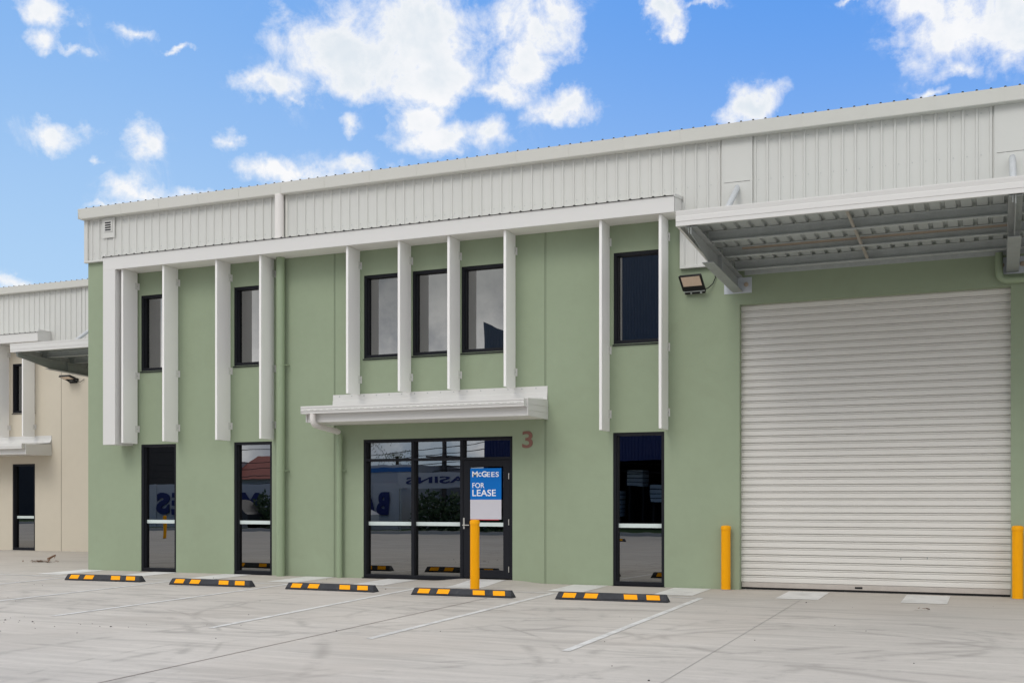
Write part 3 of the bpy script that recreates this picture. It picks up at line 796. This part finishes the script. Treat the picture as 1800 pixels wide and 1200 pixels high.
for a, b_ in ((-3.664, -3.61), (.145, .199)):
    s_ = MB(); s_.box(a, b_, .158, .162, .01, 4.42); s_.build('guide_rail', 'galv', ro)
b = MB(); b.box(-3.71, .245, .162, .19, -.1, 4.7); b.build('interior_lining', 'interior', wh)
# interior
b = MB()
b.box(-16.6, -4.2, 4.0, 4.1, 0, 6.8); b.box(-16.6, -4.2, .2, 4.0, 3.0, 3.3); b.box(-16.6, -4.2, .2, 4.0, -.05, 0.0); b.box(-4.2, -4.1, .2, 4.1, 0, 6.8); b.box(-11.6, -11.5, .2, 4.0, 0, 3.0)
b.box(-16.6, -4.2, .2, 4.0, 5.7, 5.75)
b.build('interior_lining', 'interior', wh)
b = MB()
for X in (-15.46, -13.24, -10.42, -5.74):
    b = MB(); b.box(X - .05, X - .0, .17, .40, 3.7, 5.5); b.build('interior_lining', 'intwhite', wh)

loading_canopy(wh, -3.885, 4.3, [-3.69, .22, 4.1])
# green stormwater pipe at the right end
c = MB(); rx = .045
pts = [(rx, -.085, 4.90), (rx, -.085, 4.72)] + arc((rx, -.085, 4.505), (0, 0, 1), (1, 0, 0), .14, 8) + [(4.0, -.085, 4.505)]
c.tube(pts, .052, 20); c.build('stormwater_pipe', 'greenpipe', wh, smooth=True)
c = MB(); c.tube([(.46, -.30, 4.95), (.46, -.30, 4.78)], .045, 16); c.build('canopy_downpipe', 'pipe', wh, smooth=True)

# ------------------------------------------------------------------ neighbouring warehouse
Y0 = 5.7
nb = thing('warehouse', 'beige warehouse unit set back behind the left corner of the green one', 'warehouse', (-26, Y0, 0))
NX0, NX1 = -46.0, -16.95
nops = [(-24.93, -24.11, -.2, 2.40), (-24.93, -24.11, 3.80, 5.155), (-27.2, -26.3, 3.80, 5.155), (-27.2, -26.3, -.2, 2.4), (-29.4, -28.5, 3.80, 5.155)]
for x0, x1 in ((NX0, -23.18), (-23.155, NX1)):
    b = MB(); panel(b, x0, x1, -.2, 6.0, Y0, Y0 + .16, [o for o in nops if o[1] > x0 and o[0] < x1]); b.build('wall_panel', 'beige', nb)
b = MB(); b.box(-23.18, -23.155, Y0 + .006, Y0 + .15, -.2, 6); b.build('joint_sealant', 'beigeseal', nb)
b = MB(); b.box(NX0, NX0 + .16, Y0 + .161, 30, -.2, 6.9); b.box(NX0, NX1, 30, 30.2, -.2, 6.9); b.box(NX1 - .05, NX1, Y0 + .161, 30, -.2, 7.0); b.build('side_wall', 'beige', nb)
b = MB(); wall_sheet(b, NX0, -23.5, 5.9, 7.08, Y0 - .035, PH); wall_sheet(b, -23.499, -22.36, 5.085, 7.08, Y0 - .035, PH)
b.box(-22.36, -22.27, Y0 - .075, Y0 - .036, 5.085, 7.07); b.box(-22.27, NX1, Y0 - .060, Y0 - .030, 5.085, 7.07)
b.build('wall_cladding', 'clad', nb)
b = MB(); b.box(-23.52, NX1, Y0 - .07, Y0 - .004, 5.05, 5.0845); b.build('cladding_flashing', 'clad', nb)
b = MB(); roof_sheet(b, NX0, NX1, Y0 - .205, 7.235, 30, 8.0, PH, end_shade=.020); b.build('roof', ['clad', 'hole_shade'], nb)
b = MB(); b.prism_x([(Y0 - .215, 7.238), (Y0 - .180, 7.075), (Y0 - .172, 7.065), (Y0 - .030, 7.065), (Y0 - .030, 7.15), (Y0 - .16, 7.15), (Y0 - .2, 7.238)], NX0, NX1)
b.build('roof_gutter', 'gutter', nb)
hy = Y0 - .5
b = MB()
b.prism_x([(hy, 5.650), (hy, 5.885), (hy + .02, 5.885), (hy + .02, 5.663), (Y0, 5.663), (Y0, 5.650)], NX0 + 4, -23.50)
b.box(-23.52, -23.50, hy + .021, Y0 - .036, 5.664, 5.965)
b.build('window_hood', 'trim', nb, bevel=.002)
b = MB(); roof_sheet(b, NX0 + 4, -23.49, hy - .022, 5.889, Y0 - .035, 5.965, PH, end_shade=.024, h=.014); b.build('hood_roof', ['clad', 'hole_shade'], nb)
for X in (-24.125, -25.06, -26.25, -27.3, -28.4): fin(nb, X, 3.13, 5.648, Y0, [5.40, 3.40])
window(nb, -24.93, -24.11, 3.80, 5.155, Y=Y0); window(nb, -24.93, -24.11, .045, 2.40, Y=Y0, strip=(.905, .975))
window(nb, -27.2, -26.3, 3.80, 5.155, Y=Y0); window(nb, -27.2, -26.3, .045, 2.40, Y=Y0, strip=(.905, .975)); window(nb, -29.4, -28.5, 3.8, 5.155, Y=Y0)
b = MB(); b.box(-34, -22.5, Y0 + 3, Y0 + 3.1, 0, 6.5); b.box(-34, -22.5, Y0 + .2, Y0 + 3, 2.8, 3.1); b.box(-22.5, -22.4, Y0 + .2, Y0 + 3, 0, 6.5); b.build('interior_lining', 'interior', nb)
c = MB(); c.prism_x([(Y0 - .87, 2.62), (Y0 - .87, 2.80), (Y0 - .85, 2.80), (Y0 - .85, 2.632), (Y0, 2.632), (Y0, 2.62)], -29.0, -23.53)
co = c.build('entry_canopy', 'trim', nb)
c = MB(); c.hexa([(-23.53, Y0 - .89, 2.615), (-23.505, Y0 - .89, 2.615), (-23.505, Y0, 2.61), (-23.53, Y0, 2.61), (-23.53, Y0 - .89, 2.88), (-23.505, Y0 - .89, 2.88), (-23.505, Y0, 2.93), (-23.53, Y0, 2.93)]); c.build('barge_board', 'trim', co)
c = MB(); c.box(-29.0, -23.53, Y0 - 1.01, Y0 - .872, 2.76, 2.90); c.box(-29.0, -23.53, Y0 - 1.018, Y0 - 1.011, 2.81, 2.86); c.build('gutter', 'trim', co, bevel=.004)
c = MB(); c.prism_x([(Y0 - .001, 2.94), (Y0 - .001, 3.155), (Y0 - .014, 3.155), (Y0 - .014, 3.06), (Y0 - .05, 2.98), (Y0 - .10, 2.95)], -29.0, -23.505); c.build('flashing', 'trim', co)
c = MB(); roof_sheet(c, -29, -23.53, Y0 - .9, 2.87, Y0 - .01, 2.95, PH, h=.02); c.build('roof_sheet', 'trim', co)
loading_canopy(nb, -21.80, -17.05, [-21.60, -17.75], Y=Y0, DZ=-.045, bx_tan=False)

# ------------------------------------------------------------------ floodlights
def make_flood(x, z, Y, label, tilt, yaw):
    t = thing('floodlight', label, 'floodlight', (x, Y, z), 'floodlights mounted under the canopies')
    Rm = Matrix.Translation((0, -.20, .06)) @ Matrix.Rotation(yaw, 4, 'Z') @ Matrix.Rotation(tilt, 4, 'X')
    def tf(mb):     # build in world, then transform about t
        mb.v = [tuple(Vector(t.location) + (Rm @ Vector(v))) for v in mb.v]; return mb
    # local frame: face looks along -Z' ; width X, depth Y
    b = MB()
    b.hexa([(-.19, -.17, -.022), (.19, -.17, -.022), (.19, .13, -.022), (-.19, .13, -.022), (-.17, -.16, .025), (.17, -.16, .025), (.17, .12, .025), (-.17, .12, .025)])
    b.box(-.165, .165, .131, .20, -.024, .040)
    for k in range(9): b.box(-.15 + k * .036, -.142 + k * .036, -.12, .11, .026, .045)
    o = tf(b).build('lamp_housing', 'black', t, bevel=.006)
    b = MB(); b.box(-.150, .150, -.150, .035, -.0255, -.0225); tf(b).build('lens', 'lens', t)
    b = MB(); b.box(-.175, .170, .135, .150, -.028, -.0245); b.tube([(-.06, .175, -.03), (-.06, .175, -.02)], .014, 10); b.tube([(.10, .175, -.032), (.10, .175, -.02)], .018, 10)
    tf(b).build('housing_trim', 'galv', t)
    b = MB(); b.tube([(x - .12, Y - .16, z + .02), (x - .12, Y - .03, z - .03)], .014, 8); b.tube([(x + .10, Y - .16, z + .02), (x + .10, Y - .03, z - .03)], .014, 8)
    b.box(x - .13, x + .12, Y - .03, Y - .001, z - .06, z - .02)
    b.build('mounting_bracket', 'black', t)
    return t, tf
t, tf = make_flood(-4.36, 4.72, 0, 'black floodlight on the green wall left of the roller door, its cable running up right', radians(-40), radians(-4))
b = MB(); cx0, cz0 = -4.2, 4.72
b.tube([(cx0, -.12, cz0 - .03), (cx0 + .05, -.07, cz0 - .01), (cx0 + .12, -.03, cz0 + .06), (cx0 + .16, -.03, cz0 + .15), (cx0 + .16, -.03, cz0 + .25)], .008, 8)
b.build('cable', 'black', t, smooth=True)
b = MB(); b.box(-4.10, -4.02, -.05, -.001, 5.0, 5.055); b.tube([(-4.04, -.03, 4.945), (-4.04, -.03, 5.0)], .020, 12); b.build('junction_box', 'trim', t)
t, tf = make_flood(-22.72, 4.60, Y0, 'black floodlight on the beige wall beyond the green corner', radians(-14), radians(0))
b = MB(); b.tube([(-22.9, Y0 - .03, 4.62), (-23.0, Y0 - .02, 4.68), (-23.15, Y0 - .02, 4.76)], .009, 6)
b.tube([(-22.58, Y0 - .1, 4.58), (-22.45, Y0 - .05, 4.56), (-22.35, Y0 - .02, 4.63)], .008, 6); b.build('cable', 'black', t)

# ------------------------------------------------------------------ lease sign on the door
sg = thing('lease_sign', 'blue and white for-lease sign stuck on the glass entrance door', 'sign', (-8.01, .02, 1.06))
b = MB(); b.box(-8.300, -7.717, .004, .0085, 1.066, 1.402); b.build('sign_board', 'posterwhite', sg, label='blank white lower half of the sign')
b = MB(); b.box(-8.300, -7.717, .004, .0085, 1.402, 1.938); b.build('sign_board', 'blue', sg, label='blue upper half of the sign')
b = MB(); b.box(-8.300, -7.76, .003, .0085, 1.053, 1.0655); b.build('sign_border', 'red', sg)
b = MB()
text_into(b, 'M', -8.262, .003, 1.790, width=.105, height=.098, offset=.018, extrude=.001)
text_into(b, 'C', -8.148, .003, 1.797, width=.060, height=.070, offset=.022, extrude=.001)
text_into(b, 'G', -8.083, .003, 1.790, width=.092, height=.098, offset=.022, extrude=.001)
text_into(b, 'EES', -7.985, .003, 1.790, width=.222, height=.084, offset=.010, spacing=1.12, extrude=.001)
text_into(b, 'FOR', -8.258, .003, 1.602, width=.225, height=.088, offset=.006, extrude=.001)
text_into(b, 'LEASE', -8.258, .003, 1.462, width=.440, height=.112, offset=.008, extrude=.001)
b.build('lettering', 'letter', sg)

# ------------------------------------------------------------------ wheel stops
def make_stop():
    t = thing('wheel_stop', '', 'wheel stop', (0, 0, 0), 'rubber wheel stops at the head of the parking bays')
    L, Wd, H = 1.65, .16, .105
    b = MB()
    a = [(-L / 2, -Wd / 2, 0), (L / 2, -Wd / 2, 0), (L / 2, Wd / 2, 0), (-L / 2, Wd / 2, 0)]
    m = [(-L / 2 + .01, -Wd / 2 + .002, .022), (L / 2 - .01, -Wd / 2 + .002, .022), (L / 2 - .01, Wd / 2 - .002, .022), (-L / 2 + .01, Wd / 2 - .002, .022)]
    c = [(-L / 2 + .045, -.042, H), (L / 2 - .045, -.042, H), (L / 2 - .045, .042, H), (-L / 2 + .045, .042, H)]
    b.hexa(a + m); b.f.pop(1); b.mi.pop(1); b.hexa(m + c); b.f.pop(6 - 1 + 0) if False else None
    b.build('rubber_block', 'rubber', t, bevel=.006)
    for s in (-1, 1):
        for k, (f0, f1) in enumerate(((.068, .182), (.262, .378), (.622, .738), (.818, .932))):
            u0, u1 = -L / 2 + L * f0, -L / 2 + L * f1; sh = .018 if k < 2 else -.018
            y0_, z0_, y1_, z1_ = -Wd / 2 + .002, .030, -.042, H - .008
            def pt(u, q, lift):
                y = y0_ + (y1_ - y0_) * q; z = z0_ + (z1_ - z0_) * q
                y -= lift * .9; z += lift * .42
                return (u, s * y * -1 if s > 0 else y, z)
            r = MB(); bot = [pt(u0, 0, -.002), pt(u1, 0, -.002), pt(u1 + sh, 1, -.002), pt(u0 + sh, 1, -.002)]; top = [pt(u0, 0, .003), pt(u1, 0, .003), pt(u1 + sh, 1, .003), pt(u0 + sh, 1, .003)]
            r.hexa(bot + top); r.build('reflector_panel', 'yellowtile', t)
    return t
def dup(root, loc, rz, label):
    r = root.copy(); COL.objects.link(r); r.location = loc; r.rotation_euler = (0, 0, rz); r['label'] = label
    for ch in list(root.children):
        c = ch.copy(); COL.objects.link(c); c.parent = r
    return r
st = make_stop()
SP = [(-4.990, -2.325, 2.6, 'wheel stop before the tall window left of the roller door, nearest the roller door'),
      (-7.270, -2.445, 1.0, 'wheel stop in front of the glass entrance door, with a yellow bollard right behind it'),
      (-9.626, -2.315, -.8, 'wheel stop in front of the slim downpipe with the white elbow'),
      (-11.997, -2.240, .5, 'wheel stop in front of the second tall window from the building corner'),
      (-14.433, -2.080, 2.4, 'wheel stop nearest the left corner of the green building')]
for k, (x, y, r, lb) in enumerate(SP):
    if k == 0:
        st.location = (x, y, gz(x, y) + .002); st.rotation_euler = (0, 0, radians(r)); st['label'] = lb
    else: dup(st, (x, y, gz(x, y) + .002), radians(r), lb)

# ------------------------------------------------------------------ bollards
def make_bollard():
    t = thing('bollard', '', 'bollard', (0, 0, 0), 'yellow bollards guarding the doors')
    b = MB(); n = 28; zs = [(-.05, .0725), (.0, .0725), (.93, .0725), (.932, .0775), (.975, .0775), (.99, .070), (.998, .045), (1.0, 0.012)]
    b.tube([(0, 0, z) for z, r in zs[:3]], [r for z, r in zs[:3]], n)
    b.build('post', 'yellow', t, smooth=True)
    b = MB(); b.tube([(0, 0, z) for z, r in zs[3:]], [r for z, r in zs[3:]], n); b.build('cap', 'yellow', t, smooth=True)
    b = MB()
    b.tube([(0, 0, .001), (0, 0, .008)], .088, n); b.build('base_grout', 'kerb', t, smooth=True)
    return t
bo = make_bollard()
for k, (x, y, h, lb) in enumerate([(-3.858, -.10, 1.0, 'yellow bollard against the wall at the left edge of the roller door'),
                                   (-7.465, -1.60, 1.11, 'yellow bollard standing in front of the glass entrance door behind a wheel stop'),
                                   (.285, -.16, 1.035, 'yellow bollard at the right edge of the roller door')]):
    if k == 0: bo.location = (x, y, gz(x, y)); bo['label'] = lb; o = bo
    else: o = dup(bo, (x, y, gz(x, y)), 0, lb)
    o.scale = (1, 1, h)

# ------------------------------------------------------------------ litter
def leaf_pile(x, y, n, sp, label):
    b = MB()
    for k in range(n):
        a = random.uniform(0, 6.28); u = random.gauss(0, sp); v = random.gauss(0, sp * .45); s_ = random.uniform(.02, .07); z = gz(x + u, y + v) + .008 + random.uniform(0, .03)
        p = Vector((x + u, y + v, z)); d = Vector((cos(a), sin(a), random.uniform(-.15, .5))) * s_; w = Vector((-sin(a), cos(a), .2)) * s_ * .28
        b.face([tuple(p - d), tuple(p - d * .2 - w), tuple(p + d * .5 - w * .8), tuple(p + d), tuple(p + d * .4 + w), tuple(p - d * .3 + w)])
    o = b.build('dry_leaves', 'leafdry'); o['label'] = label; o['category'] = 'leaves'; return o
leaf_pile(-19.7, 1.62, 60, .20, 'small heap of dry brown leaves on the concrete in front of the beige unit')
b = MB(); b.tube([(-20.45, 2.55, .02), (-20.3, 2.56, .09), (-20.22, 2.55, .12), (-20.20, 2.5, .05)], [.03, .022, .015, .006], 7)
o = b.build('dead_frond', 'leafdry', smooth=True); o['label'] = 'curled dead frond lying beside the heap of dry leaves'; o['category'] = 'leaf litter'
leaf_pile(-.86, -2.2, 7, .07, 'tiny clump of dark leaf litter on the concrete before the roller door')
b = MB()
for k in range(110):
    x = random.uniform(-16, 3); y = random.uniform(-11, -.4); s_ = random.choice([.004, .005, .006, .010])
    if random.random() < .35: x = random.gauss(-11.5, 1.6); y = random.gauss(-7.4, .5)
    z = gz(x, y)
    b.hexa([(x - s_, y - s_, z), (x + s_, y - s_ * .8, z), (x + s_ * .9, y + s_, z), (x - s_ * .8, y + s_ * .9, z), (x - s_ * .5, y - s_ * .5, z + s_), (x + s_ * .6, y - s_ * .4, z + s_ * 1.2), (x + s_ * .5, y + s_ * .5, z + s_), (x - s_ * .4, y + s_ * .5, z + s_ * .9)])
b.build('grit', 'pebble', tags={'kind': 'stuff'})

# ------------------------------------------------------------------ across the street (seen mirrored in the glass)
GZ = -.234
b = MB(); b.quad((-120, -60, GZ + .06), (60, -60, GZ + .06), (60, -32.4, GZ + .06), (-120, -32.4, GZ + .06)); b.build('grass_verge', 'grass', tags={'kind': 'structure'})
b = MB(); b.box(-120, 60, -32.4, -32.15, GZ - .05, GZ + .15); b.build('kerb', 'kerb', tags={'kind': 'structure'})
sw = thing('boundary_wall', 'long white boundary wall with large navy letters across the yard', 'wall', (-45, -37, GZ))
b = MB(); b.box(-68, -30.2, -37.2, -37.0, GZ, 2.40)
for x in range(-68, -31, 3): b.box(x, x + .12, -36.995, -36.95, GZ, 2.42)
b.build('wall_panel', 'wallwhite', sw)
for txt, x, w in (('B', -30.75, .80), ('A', -31.62, .90), ('M', -39.35, 1.3), ('E', -44.9, .80), ('S', -45.85, 1.0)):
    b = MB(); text_into(b, txt, x, -36.93, .60, width=w, height=1.30, offset=.05, flip=True, extrude=.03)
    b.build('lettering', 'navytext', sw)
sb = thing('shop_building', 'small white showroom building with a red roof outline over its sign', 'building', (-33, -40, GZ))
b = MB(); b.box(-34.6, -30.2, -46, -39, GZ, 3.45); b.build('wall', 'wallwhite', sb)
b = MB(); b.hexa([(-33.1, -38.98, 1.98), (-31.76, -38.98, 2.28), (-31.76, -38.9, 2.28), (-33.1, -38.9, 1.98), (-33.1, -38.98, 2.1), (-31.76, -38.98, 2.44), (-31.76, -38.9, 2.44), (-33.1, -38.9, 2.1)])
b.hexa([(-31.76, -38.98, 2.28), (-30.7, -38.98, 2.1), (-30.7, -38.9, 2.1), (-31.76, -38.9, 2.28), (-31.76, -38.98, 2.44), (-30.7, -38.98, 2.2), (-30.7, -38.9, 2.2), (-31.76, -38.9, 2.44)]); b.build('roof_outline', 'red', sb)
b = MB(); b.box(-34.5, -30.25, -38.99, -38.95, 3.05, 3.30); b.build('sign_stripe', 'bluetext', sb)
bs = thing('banner', 'white banner reading screens and basins strung along the fence', 'banner', (-25, -37, GZ))
b = MB(); b.box(-30.15, -20.5, -36.9, -36.85, 2.10, 2.95); b.build('banner_sheet', 'wallwhite', bs)
for txt, x, w in (('SCREENS', -20.9, 3.6), ('-', -24.75, .35), ('BASINS', -25.4, 4.2)):
    b = MB(); text_into(b, txt, x, -36.83, 2.36 if txt != '-' else 2.5, width=w, height=.36 if txt != '-' else .08, offset=.02, flip=True, extrude=.01); b.build('lettering', 'navytext' if txt != '-' else 'red', bs)
for x in (-30.1, -25, -20.5):
    b = MB(); b.tube([(x, -37.0, GZ), (x, -37.0, 3.0)], .05, 8); b.build('post', 'galv', bs)
def shrub(x, y, w, h, n, label, name='shrub', cat='shrub'):
    t = thing(name, label, cat, (x, y, GZ), 'shrubs along the far verge')
    b = MB()
    for k in range(n):
        a = random.uniform(0, 6.28); r = w * math.sqrt(random.random()); p = Vector((x + r * cos(a), y + r * sin(a) * .6, GZ + h * random.uniform(.05, 1) * (1 - .5 * (r / w) ** 2)))
        d = Vector((random.uniform(-1, 1), random.uniform(-1, 1), random.uniform(-.3, 1))).normalized() * random.uniform(.15, .35); q = d.cross(Vector((random.random(), random.random(), random.random()))).normalized() * .07
        b.face([tuple(p), tuple(p + d * .5 + q), tuple(p + d), tuple(p + d * .5 - q)])
    b.build('crown', 'leaf', t)
    b = MB(); b.tube([(x, y, GZ), (x, y, GZ + h * .6)], [.06, .02], 8); b.build('trunk', 'bark', t)
for k, (x, w, h) in enumerate(((-38, 1.0, 2.1), (-27.5, 1.1, 2.2), (-25.6, 1.2, 2.3), (-23.7, 1.1, 2.2), (-21.8, 1.2, 2.3), (-20.0, 1.0, 2.1))):
    shrub(x, -35.6, w, h, 900, ['leafy bush in front of the lettered wall', 'bush at the left end of the banner', 'bush under the banner start', 'bush under the banner middle', 'bush under the banner end', 'bush between the banner and the navy shed'][k])
def palm(x, y, h, label):
    t = thing('palm_tree', label, 'palm tree', (x, y, GZ), 'palms behind the far buildings')
    b = MB(); b.tube([(x, y, GZ), (x + .15, y, h * .5), (x, y, h)], [.2, .15, .13], 10); b.build('trunk', 'bark', t)
    b = MB()
    for k in range(22):
        a = 2 * pi * k / 22 + random.uniform(-.1, .1); up = random.uniform(-.2, .9)
        prev = Vector((x, y, h))
        for s_ in range(8):
            tt = s_ / 8; d = Vector((cos(a), sin(a), up - 1.9 * tt)).normalized() * .3; w = Vector((-sin(a), cos(a), 0)) * (.34 * (1 - tt) + .05)
            nx = prev + d
            for sg_ in (-1, 1): b.face([tuple(prev), tuple(prev + d * .25), tuple(prev + w * sg_ + d * .5 - Vector((0, 0, .12)))])
            prev = nx
    b.build('crown', 'leaf', t)
palm(-45.8, -60, 5.9, 'tall palm left of the power pole'); palm(-43.0, -60, 4.9, 'shorter palm beside the power pole')
pp = thing('power_pole', 'timber power pole with crossarms and wires across the street', 'power pole', (-29.9, -42, GZ))
b = MB(); b.tube([(-29.9, -42, GZ), (-29.9, -42, 9.5)], [.17, .11], 12); b.build('pole', 'pole', pp)
for z in (3.4, 3.95, 8.6):
    b = MB(); b.box(-31.1, -28.7, -42.22, -42.08, z, z + .1); b.build('crossarm', 'pole', pp)
for k, (z, yy) in enumerate(((4.1, -42), (3.6, -41.2), (8.8, -42), (8.75, -41.3), (5.0, -42), (4.6, -41.6), (5.9, -42.3), (7.6, -42))):
    b = MB(); pts = []
    for s_ in range(25):
        u = s_ / 24; X = -70 + 90 * u; sag = 1.2 * (1 - (2 * ((u * 2) % 1) - 1) ** 2)
        pts.append((X, yy + (X + 26.5) * .02 * (k - 3), z - sag))
    b.tube(pts, .022, 5); b.build('wire', 'black', pp)
sh = thing('shed', 'large navy blue steel shed across the yard', 'shed', (-14, -42, GZ))
b = MB(); P = rib_profile(-26.85, 8, 0, .03)
for (a, ha), (c_, hc) in zip(P, P[1:]):
    za, zc = 11.6 - (a + 26.85) * .43 if a < -23 else 9.95, 11.6 - (c_ + 26.85) * .43 if c_ < -23 else 9.95
    b.cur = 0; b.quad((a, -41 + ha, 3.6), (c_, -41 + hc, 3.6), (c_, -41 + hc, 8), (a, -41 + ha, 8))
    b.cur = 1; b.quad((a, -41 + ha, 8), (c_, -41 + hc, 8), (c_, -41 + hc, zc), (a, -41 + ha, za))
b.cur = 0; b.box(-26.85, -26.65, -60, -41.05, GZ, 9.9); b.box(8, 8.2, -60, -41.05, GZ, 9.9); b.box(-26.6, 8, -60, -59.8, GZ, 9.9)
P = rib_profile(-22.6, 8, 0, .03); b.cur = 1
for (a, ha), (c_, hc) in zip(P, P[1:]): b.quad((a, -50 + ha, 9.9), (c_, -50 + hc, 9.9), (c_, -50 + hc, 18), (a, -50 + ha, 18))
b.build('wall', ['navy', 'slate'], sh)
b = MB(); b.box(-26.6, 8.6, -60.5, -41.1, 9.8, 9.9); b.build('roof', 'navy', sh)
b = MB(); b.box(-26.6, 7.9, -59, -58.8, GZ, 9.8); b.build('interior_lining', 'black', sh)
for x in (-24, -19.4, -14, -8, 0): b = MB(); b.box(x, x + .15, -41.4, -41.1, GZ, 3.7); b.build('column', 'navy', sh)
for k, (x, z, w, n) in enumerate(((-19.9, .55, .5, 6), (-18.95, 2.2, .9, 4), (-17.6, 1.35, .8, 4), (-16.7, 1.9, .8, 5), (-15.4, 1.0, .8, 3), (-13.4, .5, 1.5, 6))):
    t = thing('panel_stack', ['tall stack of nine pale panels at the left opening of the navy shed', 'wide high stack of four panels in the navy shed', 'five panels stacked low in the navy shed', 'four panels beside the second shed column', 'narrow stack of three short panels in the navy shed', 'stack of six panels nearest the right of the navy shed'][k], 'stack', (x, -43, GZ), 'stacks of pale panels in the navy shed')
    b = MB()
    for q in range(n): b.box(x, x + w, -44.2, -43, z + q * .24, z + q * .24 + .19)
    b.build('panels', 'pallet', t)
    b = MB(); b.box(x, x + .1, -43.9, -43.3, GZ, z); b.box(x + w - .1, x + w, -43.9, -43.3, GZ, z); b.build('stand', 'black', t)
db = thing('workshop', 'dark workshop with two white doors behind the left end of the lettered wall', 'workshop', (-66, -46, GZ))
b = MB(); b.box(-110, -55.5, -50, -45, GZ, 7.2); b.build('wall', 'darkwall', db)
for x in (-59.5, -57.0): b = MB(); b.box(x, x + 1.3, -44.99, -44.95, 1.5, 4.6); b.build('door', 'wallwhite', db)
b = MB(); b.tube([(-58.2, -44.99, 6.0), (-58.2, -44.95, 6.0)], .75, 24); b.build('round_sign', 'bluetext', db)
def car(x, y, m, label, h=1.5):
    t = thing('parked_car', label, 'car', (x, y, GZ), 'cars parked across the yard')
    b = MB(); pr = [(-2.1, .35), (-2.15, .75), (-1.9, .95), (-1.0, 1.02), (-.45, h), (1.2, h), (1.95, 1.02), (2.15, .9), (2.15, .35)]
    n = len(pr); i = len(b.v)
    for sy, sc in ((-.86, 1), (.86, 1)): b.v += [(x + px_, y + (sy if pz < 1.1 else sy * .78), GZ + pz) for px_, pz in pr]
    for k in range(n): b.f.append((k, (k + 1) % n, n + (k + 1) % n, n + k)); b.mi.append(0)
    b.f.append(tuple(reversed(range(n)))); b.f.append(tuple(n + k for k in range(n))); b.mi += [0, 0]
    b.build('body', m, t)
    b = MB()
    for s_ in (-1, 1): b.hexa([(x - .75, y + s_ * .845, GZ + 1.06), (x + 1.6, y + s_ * .845, GZ + 1.06), (x + 1.15, y + s_ * .70, GZ + h - .08), (x - .4, y + s_ * .70, GZ + h - .08), (x - .75, y + s_ * .86, GZ + 1.06), (x + 1.6, y + s_ * .86, GZ + 1.06), (x + 1.15, y + s_ * .72, GZ + h - .08), (x - .4, y + s_ * .72, GZ + h - .08)])
    b.build('side_window', 'carglass', t)
    for sx in (-1.35, 1.3):
        for s_ in (-1, 1): b = MB(); b.tube([(x + sx, y + s_ * .72, GZ + .33), (x + sx, y + s_ * .90, GZ + .33)], .33, 20); b.build('wheel', 'tyre', t, smooth=True)
    for s_ in (-.6, .6): b = MB(); b.box(x - 2.16, x - 2.08, y + s_ - .15, y + s_ + .15, GZ + .68, GZ + .82); b.build('headlight', 'letter', t)
car(-32.6, -34.5, 'carwhite', 'white hatchback parked before the lettered wall'); car(-40.0, -34.6, 'cardark', 'dark car parked before the lettered wall', 1.7)
hs = thing('house', 'house with a reddish striped roof behind the lettered wall', 'house', (-46, -48, GZ))
b = MB(); b.box(-50.5, -48.25, -50, -46, GZ, 4.1); b.build('wall', 'wallwhite', hs)
b = MB(); b.box(-49.5, -43, -52, -46, GZ, 2.9); b.build('wall', 'wallwhite', hs)
b = MB(); b.prism_x([(-45.6, 2.9), (-49, 4.6), (-52.4, 2.9)], -48.2, -42.7); b.build('roof', 'roofred', hs)
dup(st, (-14.4, -25.6, GZ + .002), 0, 'wheel stop out in the yard in front of the navy shed')
dup(st, (-32.0, -24.0, GZ + .002), 0, 'wheel stop out in the yard before the lettered wall')
dup(bo, (-33.2, -21.5, GZ), 0, 'yellow bollard standing alone out in the yard before the lettered wall')
